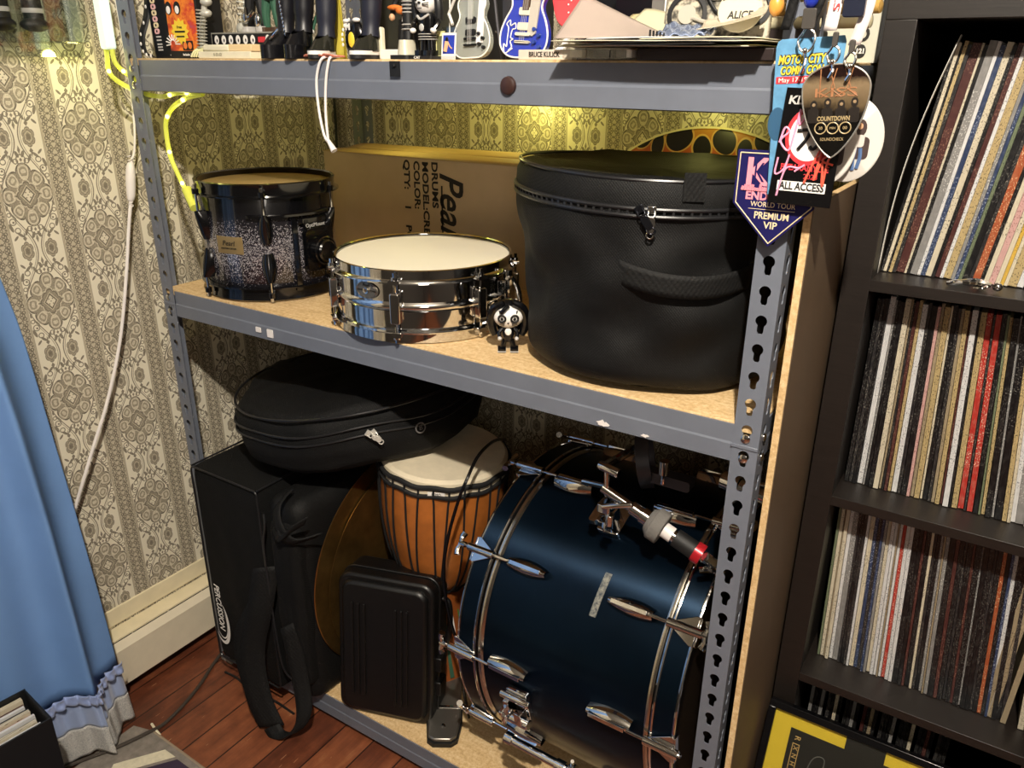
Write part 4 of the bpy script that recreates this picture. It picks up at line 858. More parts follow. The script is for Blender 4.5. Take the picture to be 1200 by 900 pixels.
for zz in (.07,.13): MB().rbox(CWd-.002,CWd+.012,.030,.068,zz,zz+.034,.004,M=HM,ax='y').box(CWd+.004,CWd+.010,.036,.062,zz+.006,zz+.012,M=HM).build('latch',BLACKP,hc,bev=.002)
MB().tube([(CWd+.002,.06,.19),(CWd+.016,.06,.20),(CWd+.020,.06,.245),(CWd+.016,.06,.285),(CWd+.002,.06,.295)],.0065,10,M=HM,smooth=5).build('handle',BLACKP,hc)
# black cables ------------------------------------------------------------
tag(MB().tube([(.655,.33,.672),(.671,.27,.698),(.695,.2,.718),(.713,.14,.722),(.724,.095,.704),(.714,.08,.662),(.692,.075,.581),(.679,.073,.506),(.678,.074,.442),(.686,.080,.367),(.698,.09,.292),(.702,.10,.18),(.70,.12,.082)],.0034,8,smooth=8).build('black_cable',GLOSSBLK),'glossy black cable looping down in front of the djembe','cable')
tag(MB().tube([(-.005,.10,.004),(-.015,.03,.006),(.004,-.030,.005),(.034,-.090,.0045),(.060,-.160,.0045),(.072,-.220,.0045),(.070,-.262,.011),(.050,-.325,.011),(.02,-.385,.0105),(-.02,-.47,.0045)],.0042,8,smooth=8).build('floor_cable',mat('grey_brown_cable','3a322b',.6)),'dark cable lying across the wooden floor from the rack to the rug','cable')
tag(MB().tube([(.05,-.03,.0035),(.09,-.028,.0035),(.15,-.035,.0035),(.23,-.03,.0035),(.30,-.033,.0035)],.0028,8,smooth=6).build('floor_cable',BLK),'thin black wire on the floor along the bottom beam under the percussion case','cable')
# ================================================================ LEFT: CURTAIN, CORD, RUG, BOX
ct=thing('curtain',(.02,-.55,0.02),'light blue satin curtain with a ruffled lace hem at the left','curtain')
def yedge(z): 
    pts=[(0,-.246),(.15,-.254),(.36,-.261),(.6,-.270),(.83,-.282),(.97,-.291),(1.115,-.312),(1.3,-.345),(2.3,-.50)]
    for (a,b),(c,d) in zip(pts,pts[1:]):
        if z<=c: return b+(d-b)*(z-a)/(c-a)
    return pts[-1][1]
def cpt(u,z,amp=1.0,off=0):
    L=.62; y=yedge(z)-u*L; k=min(1,(2.4-z)/1.6)
    ph=u*L
    x=.018+off+(.036*math.cos(2*pi*(ph-.085)/.175)*(.75+.25*math.cos(ph*9+1)) + .012*math.sin(2*pi*ph/.09+1+z*1.5)*(.6) + .006*math.sin(ph*60+z*6)*.5)*amp*(.45+.55*k)
    return Vector((x,y+.012*math.sin(2*pi*(ph-.085)/.175*1)*1.2,z))
MB().grid(lambda u,v: cpt(u,.165+v*2.15),320,60).build('panel',BLUE,ct,ang=80,solid=.0012)
def fl_(u,v):
    z=.165-v*.150; g=.005*math.sin(u*152)*(1-v*.55)*min(1,v*5+.3)+.006*math.sin(u*79+2)*v
    p=cpt(u,z,1.0+.18*v,.006+.006*v); p.x+=g; p.z+=.006*math.sin(u*41)*v; return p
MB().grid(lambda u,v: fl_(u,v*.50),700,10).build('flounce',mat('blue_satin_flounce','8c9cc0',.45,0,var=.06,vs=8,sheen=.4),ct,ang=80,solid=.0010)
MB().grid(lambda u,v: fl_(u,.5+.5*v)+Vector((.0012,0,0)),700,10).build('lace_trim',LACE,ct,ang=80,solid=.0012,label='grey lace trim')
def ruf(u,v):
    p=cpt(u,.172,1.0,.012); w=math.sin(u*239)+.5*math.sin(u*107); a=(v-.5); return p+Vector((.006+.006*w*abs(a)*2,.003*math.cos(u*239)*abs(a),a*.026+.006*w*(.3)))
MB().grid(ruf,900,4).build('ruffle',mat('blue_satin_ruffle','8d9ecb',.4,0,sheen=.4),ct,ang=80,solid=.001)
# rug ----------------------------------------------------------------
rg=thing('rug',(.3,-.6,0),'grey rug with a cream band and dark purple centre on the floor by the curtain','rug')
MB().prism([(.02,-.262),(.062,-.250),(.110,-.2505),(.80,-.262),(.80,-1.4),(.02,-1.4)],.006).build('field',mat('grey_rug','7d756c',.95,0,var=.2,vs=60,bmp=.5,bs_=250),rg)
MB().prism([(.083,-.352),(.142,-.266),(.178,-.266),(.118,-.352),(.30,-.62),(.27,-.62)],.0068,h0=.0055).build('cream_band',mat('cream_rug','cfc6ac',.95,0,var=.12,vs=80),rg,label='cream band')
MB().prism([(.128,-.352),(.188,-.268),(.78,-.275),(.78,-1.3),(.62,-1.3)],.0068,h0=.0055).build('purple_field',mat('purple_rug','33263a',.95,0,bmp=.5,bs_=250),rg,label='dark purple centre')
MB().tube([(.068,-.2475,.004),(.4,-.254,.0045),(.80,-.2595,.004)],.0035,8,smooth=4).build('bound_edge',mat('rug_edge','8f7f6a',.9),rg)
MB().tube([(.048,-.2355,.004),(.071,-.2415,.0055),(.094,-.246,.0045)],.003,6,smooth=4).build('loose_fringe',CREAM,rg)
# record box ------------------------------------------------------------
rbx=thing('record_box',(.13,-.68,.0),'open black box of records standing on the floor in front of the curtain','box')
QM=T(.066,-.470,.0062,0,0,-6)
w_,l_,h_=.118,.42,.294
q=MB().box(0,.003,-l_,0,0,h_,M=QM).box(w_-.003,w_,-l_,0,0,h_,M=QM).box(.003,w_-.003,-.003,0,0,h_,M=QM).box(.003,w_-.003,-l_,-l_+.003,0,h_,M=QM).box(.003,w_-.003,-l_+.003,-.003,0,.003,M=QM); q.build('carton',BLK,rbx,bev=.0008)
x=.006
for i,(c,w,hh) in enumerate([('crm',.011,.288),('mar',.008,.280),('wht',.007,.284),('blk',.007,.280),('crm',.009,.284),('org',.006,.278),('wht',.007,.283),('dkg',.008,.277),('crm',.008,.284),('wht',.008,.280),('gry',.006,.276),('yel',.010,.268)]):
    o=MB().box(x,x+w-.0012,-.35,-.012-.002*(i%3),.0035,hh-.004,M=QM).build('record_sleeve',SM[c],flat=True)
    tag(o,f'{PAL[c][2]} edged record sleeve in the black floor box, {ordw(i)} from the curtain side','record','records in the black floor box'); x+=w+.0014
# white cord with inline connector ---------------------------------------
wc=thing('power_cord',(-.1,-.02,.55),'white power cord with an inline connector hanging on the wallpaper left of the rack','cord')
cordp=[(-.118,.075,1.60),(-.106,.070,1.42),(-.100,.062,1.32),(-.100,.052,1.26),(-.100,.038,1.232)]
MB().tube(cordp,.0024,8,smooth=6).build('upper_cord',WHITEP,wc)
MB().tube([(-.100,.038,1.234),(-.100,.036,1.222),(-.100,.032,1.20),(-.100,.027,1.168),(-.100,.024,1.155)],lambda t:.0045+.0055*math.sin(pi*min(1,max(0,t*1.02)))**.6,14,smooth=5,sx=1.0).build('inline_connector',WHITEP,wc)
for p in ((-.1,.0385,1.238),(-.1,.023,1.150)): MB().tube([Vector(p)+Vector((.0042*math.cos(t),.0045*math.sin(t),.0013*t-.006)) for t in [k*.5 for k in range(26)]],.0011,6).build('strain_relief',WHITEP,wc)
MB().tube([(-.100,.024,1.155),(-.100,.008,1.096),(-.098,-.020,.989),(-.098,-.058,.863),(-.098,-.111,.74),(-.098,-.158,.655),(-.098,-.204,.571),(-.104,-.24,.50),(-.110,-.30,.42)],.0036,10,smooth=8).build('lower_cord',WHITEP,wc)
# clear blister pack hanging on the left wall --------------------------------
bp=thing('blister_pack',(-.09,-.12,1.45),'clear plastic blister pack with dark figure inside hanging on the wallpaper at the upper left','packaging')
MB().rbox(-.132,-.070,-.21,-.020,1.462,1.70,.012,ax='x').build('blister',CLEARB,bp,bev=.003,solid=0)
MB().rbox(-.1345,-.1325,-.235,.000,1.438,1.72,.006,ax='x').build('backing_sheet',CLEARB,bp)
for yy in (-.165,-.105): MB().tube([(-.10,yy,1.50),(-.10,yy,1.60),(-.10,yy+.005,1.68)],lambda t:.017-.004*t,12,smooth=4).ell((-.094,yy-.004,1.492),.020,.026,.012).build('figure_boot',BLK,bp)
MB().lathe([(.018,0),(.0185,.004),(.018,.008)],20,M=T(-.10,-.165,1.512)).lathe([(.018,0),(.0185,.004),(.018,.008)],20,M=T(-.10,-.105,1.512)).build('boot_band',SILVER,bp)
# ================================================================ LED ROPE
GLOW=mat('yellow_led_rope','e6ea6a',.25,0,emit='d6dc48',es=.16,alpha=.62); BULB=mat('led_bulb','fff8a0',.3,0,emit='f8f490',es=9)
lr=thing('rope_light',(.3,.4,1.36),'yellow glowing LED rope light coiled at the left post and under the top shelf','rope light')
def rope(pts,nm,closed=False,step=5):
    P=catmull(pts,8); MB().tube(P,.0046,10).build(nm,GLOW,lr)
    b=MB()
    acc=0; out=[]
    for a,c in zip(P,P[1:]):
        acc+=(c-a).length
        if acc>.07: acc=0; b.ell(c,.0042,.0042,.0042,n=8,k=6); out.append(c)
    b.build('led_bulbs',BULB,lr); lr['n']=1
    return out
o1=rope([(-.022,-.02,1.56),(-.026,-.02,1.45),(-.022,-.02,1.405),(-.008,.025,1.375),(.04,.040,1.368),(.10,.028,1.376),(.16,.020,1.3775),(.192,.018,1.3765)],'rope_tube')
o2=rope([(-.012,-.015,1.56),(-.015,-.015,1.46),(-.012,-.012,1.425),(-.004,.02,1.398),(.02,.05,1.386),(.10,.06,1.384),(.28,.10,1.379)],'rope_tube')
o3=rope([(.192,.018,1.3765),(.135,.024,1.368),(.085,.028,1.350),(.055,.030,1.325),(.046,.032,1.295),(.052,.030,1.255),(.075,.024,1.225),(.103,.016,1.199)],'rope_tube')
o4=rope([(.28,.10,1.379),(.35,.30,1.378),(.40,.56,1.374),(.60,.60,1.372),(.90,.60,1.372),(1.18,.60,1.374)],'rope_tube')
MB().cyl((.103,.020,1.197),(.138,.008,1.166),.010,n=14).build('end_cap',mat('cap_yellow','e2e45c',.15,0,emit='d8dc60',es=.12,alpha=.8),lr)
MB().rbox(-.032,-.008,-.028,-.008,1.452,1.60,.006,ax='y').build('clear_connector',mat('connector_glow','dfeee2',.2,0,emit='d8eedd',es=.55),lr,bev=.003,label='bright clear connector block')
for n_,(p,e) in enumerate((((.53,.615,1.352),.85),((.30,.45,1.35),.50),((.95,.60,1.352),.35),((.22,.10,1.355),.10),((.10,.03,1.345),.07),((-.075,-.04,1.44),.22),((-.02,.0,1.37),.08))):
    l=bpy.data.lights.new('led_light','POINT'); l.energy=e*.85; l.color=(.92,.86,.24); l.shadow_soft_size=.012
    ob=bpy.data.objects.new('led_light',l); COL.objects.link(ob); ob.location=p
# ================================================================ BADGES ON LANYARDS (hanging at the right front post)
def card(nm,M,pts,th,mats,label,cat='badge'):
    t=thing(nm,M.to_translation(),label,cat,None); MB().prism(pts,th,M=M).build('card',mats,t,bev=.0006); return t
UP=lambda x,y,z,rz=0,tilt=0: T(x,y,z,90,0,rz)@Matrix.Rotation(R(tilt),4,'Z')
# pentagon pass
P1=UP(1.2565,-.018,1.285,2,0)
pa=card('tour_pass',P1,[(-.0475,.056),(.047,.056),(.047,-.006),(0,-.055),(-.0475,-.006)],.0012,NAVY,'dark blue pentagon shaped tour pass with a thin gold border hanging lowest')
q=MB()
for a,b in (((-.044,.0525),(.0435,.0525)),((-.044,.0525),(-.044,-.005)),((.0435,.0525),(.0435,-.005)),((-.044,-.005),(0,-.0505)),((.0435,-.005),(0,-.0505))):
    q.cyl((a[0],a[1],.0014),(b[0],b[1],.0014),.0007,n=6,M=P1)
q.build('gold_border',mat('pale_gold','e3cfa8',.4),pa)
MB().text('END OF THE',.0135,P1@T(.004,.004,.0013),w=.074,bold=.0005).build('pink_lettering',PINK,pa,flat=True)
MB().text('WORLD TOUR',.0085,P1@T(0,-.0055,.0013),w=.052).text('PREMIUM',.0115,P1@T(0,-.0185,.0013),w=.040,bold=.0002).text('VIP',.0115,P1@T(0,-.0295,.0013),bold=.0002).box(-.028,.026,-.0112,-.0107,.0012,.0016,M=P1).build('lettering',mat('pale_gold','e3cfa8',.4),pa,flat=True)
q=MB().box(-.038,.036,.012,.045,.0012,.0015,m=1,M=P1); random.seed(3)
q.text('K',.044,P1@T(-.022,.030,.0016),m=0,bold=.001).text('K',.032,P1@T(-.020,.030,.0019),m=1,w=.012)
for k in range(26): x=-.038+.074*k/25; q.tube([(x,.010,.0016),(x+.001,.013+.006*random.random(),.0018)],.0016,5,m=0,M=P1)
q.text('A',.02,P1@T(.004,.024,.0016),m=0); q.build('pass_artwork',[PINK,NAVY],pa,flat=True)
# comic con card
P2=UP(1.2720,-.024,1.392,4,3.5)
pb=card('convention_badge',P2,[(-.022,.068),(.042,.068),(.044,.062),(.030,-.098),(-.028,-.098),(-.028,.060),(-.026,.066)],.0010,mat('comic_blue','5f93b8',.35,var=.25,vs=45),'light blue convention badge with yellow lettering behind the black pass')
MB().text('MOTOR CITY',.0125,P2@T(-.0005,.0465,.0013),m=1,w=.050,shear=.2,bold=.0011).text('MOTOR CITY',.0125,P2@T(-.0005,.0465,.0018),w=.050,shear=.2,bold=.0003).text('COMIC CON',.0120,P2@T(.0005,.0355,.0013),m=1,w=.045,shear=.2,bold=.0011).text('COMIC CON',.0120,P2@T(.0005,.0355,.0018),w=.045,shear=.2,bold=.0003).build('lettering',[YEL,BLK],pb,flat=True)
MB().rbox(-.026,.028,.0225,.0298,.0008,.0014,.001,M=P2,ax='z').text('May 17-19, 2019',.0066,P2@T(.001,.026,.0016),m=1,w=.048).build('date_strip',[REDP,FACEW],pb,flat=True)
q=MB().lathe([(0,.0013),(.016,.0012)],24,M=P2@T(.020,.010,0),sy=1.6).lathe([(0,.0013),(.010,.0012)],24,m=1,M=P2@T(-.022,-.020,0),sy=1.8); q.build('printed_shapes',[mat('comic_light','86b0cc',.4),mat('comic_dark','2f5574',.4)],pb)
# black all-access pass
P3=UP(1.2900,-.032,1.3475,2,-1)
pk=card('access_pass',P3,[(-.0315,.062),(.034,.062),(.034,-.063),(-.0355,-.063)],.0012,mat('black_laminate','0d0c0d',.2),'black laminated all access pass with a red and white round emblem')
EM=P3@T(0,.012,0)
q=MB().lathe([(0,.0014),(.0215,.0014)],36,M=EM,sy=1.25).lathe([(.0215,.0012),(.0255,.0016),(.0215,.0018)],36,m=1,M=EM,sy=1.22)
q.tube([(-.013,.006,.002),(.013,.009,.002)],.0020,6,m=2,M=EM).tube([(.001,.016,.002),(-.001,.0,.002),(-.010,-.014,.002)],.0020,6,m=2,M=EM,smooth=3).tube([(.012,.008,.002),(.011,-.006,.002),(.006,-.013,.002),(.002,-.010,.002)],.0020,6,m=2,M=EM,smooth=3)
q.build('round_emblem',[FACEW,REDP,BLK],pk,flat=True)
MB().text('KLLAR',.012,P3@T(-.008,.049,.0014),w=.040,shear=.1,bold=.0004).build('silver_lettering',SILVER,pk,flat=True)
MB().rbox(-.027,.026,-.048,-.037,.0008,.0014,.001,M=P3,ax='z').text('ALL ACCESS',.0115,P3@T(0,-.0425,.0016),m=1,w=.049,bold=.0003).build('access_lettering',[FACEW,BLK],pk,flat=True)
MB().text('PYEARANYLLE',.009,P3@T(0,-.022,.0014),w=.052,bold=.0003).text('2023',.008,P3@T(.008,-.031,.0014)).build('red_lettering',REDP,pk,flat=True)
q=MB().tube([(-.031,.004,.002),(-.027,.020,.002),(-.022,.016,.002),(-.030,.006,.002),(-.020,-.004,.002),(-.016,.016,.002),(-.013,.040,.002),(-.012,.024,.002),(-.005,.034,.002),(-.002,.022,.002)],.0012,6,M=P3,smooth=5)
q.tube([(-.030,-.012,.002),(-.031,-.030,.002),(-.022,-.024,.002),(-.018,-.008,.002),(-.024,-.040,.002),(-.026,-.054,.002),(-.020,-.024,.002),(-.006,-.022,.002),(0,-.018,.002),(-.010,-.026,.002)],.0011,6,M=P3,smooth=5); q.build('pink_signature',mat('pink_marker','f0a0c0',.4),pk)
MB().tube([(.002,-.038,.0022),(.010,-.012,.0022),(.016,.000,.0022),(.012,-.034,.0022),(.018,-.014,.0022),(.022,-.040,.0022),(.024,-.012,.0022),(.030,-.002,.0022),(.018,-.012,.0022),(.030,-.016,.0022)],.0013,6,M=P3,smooth=5).build('orange_signature',mat('orange_marker','e8604a',.4),pk)
# guitar pick laminate
P4=UP(1.3150,-.046,1.3900,0,4)
def pick(s=1):
    o=[]
    for k in range(60):
        t=2*pi*k/60; x=math.sin(t); y=math.cos(t)
        if y>0: px,py=.0340*x,.020+.024*y
        else: px,py=(1 if x>0 else -1)*.0340*max(0,1-(-y)**1.9)**.78,.020-.070*(-y)
        o.append((px*s,(py-.0)*s))
    return o[::-1]
pp=thing('pick_pass',P4.to_translation(),'large guitar pick shaped pass with a dark band photograph hanging in front','badge')
m,nt,b=newmat('pick_print'); co=coords(nt); X,Y,Z=sep(nt,co)
nn=E(nt,noise(nt,co,60,3,.6)); k=((Z+.005)*22+nn*.35); nt.links.new(ramp(nt,k,[(0,'0d0b09'),(.25,'1c1712'),(.45,'5c4d38'),(.8,'7a6850'),(1.0,'1c0f0d')]),b.inputs['Base Color']); b.inputs['Roughness'].default_value=.2
MB().prism(pick(),.0018,M=P4).build('pick_card',m,pp,bev=.0005)
MB().tube([(a,b_,.0012) for a,b_ in pick(1.0)],.0010,6,M=P4,closed=True).build('pick_rim',mat('rim_silver','9a958c',.3,.5),pp)
q=MB()
for i,x in enumerate((-.021,-.007,.007,.020)):
    q.lathe([(0,.0021),(.0036,.0020)],12,M=P4@T(x,.004+.002*(i%2),0),sy=1.4).lathe([(0,.0022),(.0018,.0021)],10,m=1,M=P4@T(x,.0045+.002*(i%2),0)).rbox(x-.0055,x+.0055,-.014,.001,.0016,.0020,.003,M=P4,ax='z')
q.build('printed_figures',[mat('print_dark','1c1612',.4),mat('print_tan','8a7458',.4)],pp,flat=True)
q=MB().text('COUNTDOWN',.0065,P4@T(0,-.010,.0022),w=.033,bold=.0002).text('SOUNDCHECK',.0045,P4@T(0,-.031,.0022),w=.024)
for x in (-.0125,0,.0125): q.lathe([(.0052,.0020),(.0058,.0023),(.0064,.0020)],20,M=P4@T(x,-.0195,0))
q.text('30',.0045,P4@T(-.0125,-.0195,.0022)).text('MIN',.0035,P4@T(0,-.0195,.0022)).text('00',.0045,P4@T(.0125,-.0195,.0022)); q.build('lettering',mat('print_gold','a08c66',.4),pp,flat=True)
q=MB()
for x,t in ((-.016,0),(-.007,.12),(0,-.1),(.008,.14),(.016,-.1)): q.tube([(x,.040,.002),(x+t*.05,.020,.002),(x-t*.06,.012,.002)],.0006,5,M=P4)
q.text('KISS',.013,P4@T(0,.016,.0020),w=.042).build('logo_lettering',mat('print_copper','9a6a48',.4),pp,flat=True)
# two round photo buttons behind
for (x,z,y,rr,lb) in ((1.3030,1.3490,-.014,.0345,'front one of two white round photo badges beside the black pass'),(1.3255,1.3560,-.002,.0365,'rear one of two white round photo badges overlapping behind the other')):
    F=UP(x,y,z,4,0); t=thing('photo_badge',(x,y,z),lb,'badge')
    MB().lathe([(0,.0016),(rr-.001,.0014),(rr,.0006),(rr-.001,0),(0,0)],56,M=F,sy=1.25).build('disc',mat('photo_white','cfcac2',.35),t)
    ox=.012 if rr<.037 else .016
    q=MB().rbox(ox-.0105,ox+.0105,-.020,.004,.0014,.0020,.005,M=F,ax='z').rbox(ox-.006,ox+.005,-.007,.006,.0018,.0024,.003,m=1,M=F,ax='z').lathe([(0,.0024),(.0025,.0023)],12,m=3,M=F@T(ox-.001,.0150,0),sy=1.35).lathe([(.0,.0021),(.0062,.0020)],14,m=0,M=F@T(ox-.0005,.0130,0),sy=1.5)
    q.tube([(ox-.003,-.008,.0016),(ox-.004,-.020,.0016),(ox-.003,-.032,.0016)],.0022,6,m=2,M=F,smooth=3).tube([(ox+.002,-.008,.0016),(ox+.003,-.018,.0016),(ox+.001,-.030,.0016)],.0022,6,m=2,M=F,smooth=3).tube([(ox-.009,.000,.0024),(ox-.013,-.008,.0024),(ox-.020,-.012,.0024)],.0026,6,m=0,M=F,smooth=3)
    q.box(-.022,-.004,-.033,-.018,.0013,.0018,m=0,M=F); q.build('printed_person',[mat('print_brown','3f302c',.5),mat('print_stripe','c8c0b8',.5),mat('print_jeans','506a94',.5),SKINT],t,flat=True)
# lanyards
def lany(nm,pts,w,m,label,wd=(1,0,0)):
    P=catmull(pts,6); n=len(P)-1
    o=MB().grid(lambda u,v: (lambda x: P[min(int(x),n-1)].lerp(P[min(int(x),n-1)+1],x-min(int(x),n-1))+Vector(wd)*w*(v-.5))(u*n),n,2).build(nm,m,None,solid=.0012); return tag(o,label,'lanyard')
lany('lanyard',[(1.262,-.020,1.66),(1.258,-.024,1.55),(1.254,-.026,1.505),(1.247,-.026,1.468)],.010,WEB,'black lanyard strap bending to the left above the blue badge')
lany('lanyard',[(1.285,-.024,1.66),(1.287,-.028,1.54),(1.283,-.030,1.50),(1.275,-.030,1.475)],.009,WEB,'narrow black lanyard strap right of the blue bead')
WL=lany('lanyard',[(1.309,-.036,1.66),(1.306,-.040,1.54),(1.301,-.042,1.50),(1.298,-.042,1.466)],.013,mat('white_lanyard','e9dfdb',.6),'white lanyard strap with red lettering left of the dark buckle')
lany('lanyard',[(1.333,-.036,1.66),(1.333,-.040,1.54),(1.332,-.042,1.49),(1.324,-.042,1.452)],.012,mat('white_lanyard_maroon','d8ccc8',.6),'white and maroon lanyard strap right of the dark buckle')
lany('lanyard',[(1.322,-.030,1.66),(1.321,-.032,1.56),(1.320,-.034,1.505)],.016,mat('black_orange_lanyard','17120f',.6),'black lanyard strap with an orange print behind the white straps')
q=MB()
for (x,zz,w_) in ((1.3045,1.515,.05),): q.text('STEREO',.009,T(x-.0005,-.0445,zz,90,0,0)@Matrix.Rotation(R(86),4,'Z'),w=.06)
q.build('strap_lettering',REDP,WL,flat=True)
t=thing('lanyard_buckle',(1.318,-.045,1.475),'dark blue-black plastic lanyard buckle between the white straps','buckle')
MB().rbox(1.309,1.330,-.050,-.040,1.478,1.501,.003).build('buckle_body',mat('navy_plastic','1c2030',.3),t,bev=.001)
MB().box(1.308,1.331,-.0515,-.040,1.4985,1.5015).build('buckle_bar',SILVER,t); 
t=thing('bead',(1.272,-.03,1.495),'round royal blue bead hanging between the black lanyard straps','bead'); MB().ell((1.272,-.030,1.497),.0078,.0078,.0092,n=20,k=14).build('ball',BLUEP,t); MB().cyl((1.272,-.03,1.506),(1.272,-.03,1.62),.0012,n=6).build('cord',SILVER,t)
def clip(nm,x,y,z,s,label):
    t=thing(nm,(x,y,z-.04),label,'clip')
    cw=.007 if s>1 else .0028
    MB().rbox(x-cw,x+cw,y-.002,y+.002,z-.002,z+.016*s,.002).build('clamp',mat('worn_grey_clamp','4c4844',.4,.3),t,bev=.0008)
    MB().tube([(x+.0075*s*math.sin(k*.5236)*(1-.35*(math.cos(k*.5236)>.5)),y,z-.0105*s+.0105*s*math.cos(k*.5236)) for k in range(12)],.0013,8,smooth=3,closed=True).build('hook',mat('satin_chrome','cfc9bd',.2,1),t)
    MB().tube([(x,y,z-.020*s),(x+.002,y-.001,z-.030*s),(x-.001,y-.002,z-.040*s)],.0018,8,smooth=3).ell((x,y-.001,z-.020*s),.003,.003,.003).build('swivel',CHROME,t)
clip('lanyard_clip',1.2735,-.034,1.470,1.15,'silver teardrop lanyard clip above the blue badge')
clip('lanyard_clip',1.306,-.048,1.452,.8,'silver lanyard clip above the pick shaped pass'); clip('lanyard_clip',1.324,-.050,1.446,.7,'small silver clip under the maroon lettered strap')
tag(MB().cyl((1.245,-.030,1.665),(1.345,-.040,1.665),.004,n=10).cyl((1.262,.0,1.665),(1.262,-.032,1.665),.004,n=10).build('hanging_hook',mat('gunmetal','35363c',.25,.9)),'dark metal hook bar on the right front post carrying the lanyards','hook')
fl2=thing('fill_lamp',(2.5,-2.3,0),'floor lamp standing in the room behind the camera','lamp')  # unseen lamp added to go with the fill light
MB().lathe([(0,.02),(.14,.018),(.15,0),(0,0)],32,M=T(2.5,-2.3,0)).build('base',BLK,fl2); MB().cyl((2.5,-2.3,.02),(2.5,-2.3,1.5),.012,n=12).build('pole',BLK,fl2)
MB().lathe([(.16,1.45),(.16,1.46),(.10,1.50)],32,M=T(2.5,-2.3,0)).build('shade_base',mat('lamp_shade','d8c8a0',.8),fl2)
# ================================================================ TOP SHELF
ZT=1.4372
def bx(nm,x0,x1,y0,y1,z0,z1,m,label,cat,par=None,bev=.0008): 
    o=MB().box(x0,x1,y0,y1,z0,z1).build(nm,m,par,bev=bev); 
    if par is None: tag(o,label,cat)
    return o
# dotted belt and disc at left
t=thing('studded_strap',(.03,.02,ZT),'black strap with white dots curling beside the left rack post','strap')
pts=[(.020,.06,1.60),(.016,.05,1.52),(.018,.03,1.475),(.036,.02,1.447),(.062,.018,1.441)]
P=catmull(pts,8); n=len(P)-1
MB().grid(lambda u,v: P[min(int(u*n),n-1)].lerp(P[min(int(u*n),n-1)+1],u*n-min(int(u*n),n-1))+Vector((.016*(v-.5),.0,-.006*(v-.5))),n,2).build('strap',BLK,t,solid=.002)
q=MB()
for k in range(3,n,4): q.ell(P[k]+Vector((0,-.0035,0)),.0028,.0012,.0035,n=8,k=6)
q.build('studs',FACEW,t)
tag(MB().lathe([(0,.001),(.055,.001),(.056,0),(0,0)],32,M=T(.03,.12,1.52,88,0,0)).build('round_tray',mat('pale_green_disc','c5cfa0',.4)),'pale greenish round disc behind the studded strap','disc')
# dark boxed video case with pink title
t=thing('tall_case',(.07,.08,ZT),'tall black boxed case with a vertical pink title at the left of the top shelf','box')
CM=T(.045,.035,ZT,0,-2,8); MB().box(0,.047,0,.10,0,.30,M=CM).build('carton',mat('dark_case','0e1016',.3),t,bev=.001)
q=MB()
for k in range(9): q.rbox(.0085,.0205,-.0008,0,.042+k*.0105,.0515+k*.0105,.004,m=k%2,M=CM).lathe([(0,.0012),(.0022,.0011)],10,m=2,M=CM@T(.0145,0,.0468+k*.0105,90))
q.build('title_print',[mat('pale_pink_print','e0b0b0',.5),mat('pale_yellow_print','e0d0a8',.5),BLK],t,flat=True)
q=MB()
for z in (.013,.018,.023,.030,.036): q.box(.010,.022,-.0006,0,z,z+.0025,M=CM)
q.build('small_print',SILVER,t,flat=True)
MB().tube([CM@Vector((.049,.001,.25)),CM@Vector((.048,.001,.02)),CM@Vector((.050,-.004,.004))],.0016,6,smooth=4).ell(CM@Vector((.051,-.006,.004)),.005,.004,.003).build('edge_tag',FACEW,t)
# orange poster box
t=thing('figure_box',(.12,.08,ZT),'black bordered orange and yellow illustrated toy box next to the tall black case','box')
CM=T(.098,.030,ZT,0,0,6)
m,nt,b=newmat('flame_poster'); co=coords(nt); X,Y,Z=sep(nt,co); nn=E(nt,noise(nt,co,38,4,.6)); nt.links.new(ramp(nt,nn+(Z-.05)*2.2,[(.2,'2a1a20'),(.4,'c84a24'),(.5,'e88a30'),(.62,'c83a24'),(.8,'7a5a8a')]),b.inputs['Base Color']); b.inputs['Roughness'].default_value=.4
MB().box(0,.080,0,.06,0,.29,M=CM).build('carton',BLK,t,bev=.001)
MB().box(.004,.076,-.0008,0,.013,.28,M=CM).build('artwork',m,t,flat=True)
star=[((.017 if k%2 else .0225)*math.cos(R(k*15)),(.017 if k%2 else .0225)*math.sin(R(k*15))) for k in range(24)]
F=CM@T(.034,-.0012,.046,90,0,0); MB().prism(star,.0006,M=F).text('Free',.007,F@T(0,.007,.001),m=1).box(-.013,.013,-.002,.001,.0007,.0010,m=1,M=F).box(-.010,.010,-.010,-.0075,.0007,.0010,m=1,M=F).build('starburst',[YEL,BLK],t,flat=True)
q=MB()
for k in range(9): a=R(190-k*24); q.tube([(.012+.006*math.cos(a),-.0012,.025+.006*math.sin(a)),(.012+.018*math.cos(a),-.0012,.025+.016*math.sin(a))],.0011,5,m=0,M=CM)
q.text('Includes 3',.0055,CM@T(.045,-.0012,.0065,90),m=0).rbox(.036,.062,-.0016,-.0006,.014,.030,.002,m=1,M=CM); 
for x in (.043,.055): q.lathe([(0,.0022),(.0050,.0020)],14,m=2,M=CM@T(x,0,.022,90),sy=1.2)
for x in (.012,.034): q.lathe([(0,.0020),(.0085,.0018)],18,m=1,M=CM@T(x,0,.085,90),sy=1.3).lathe([(0,.0026),(.0052,.0024)],16,m=0,M=CM@T(x,0,.082,90),sy=1.3)
q.build('cover_print',[FACEW,BLK,ORANGE],t,flat=True)
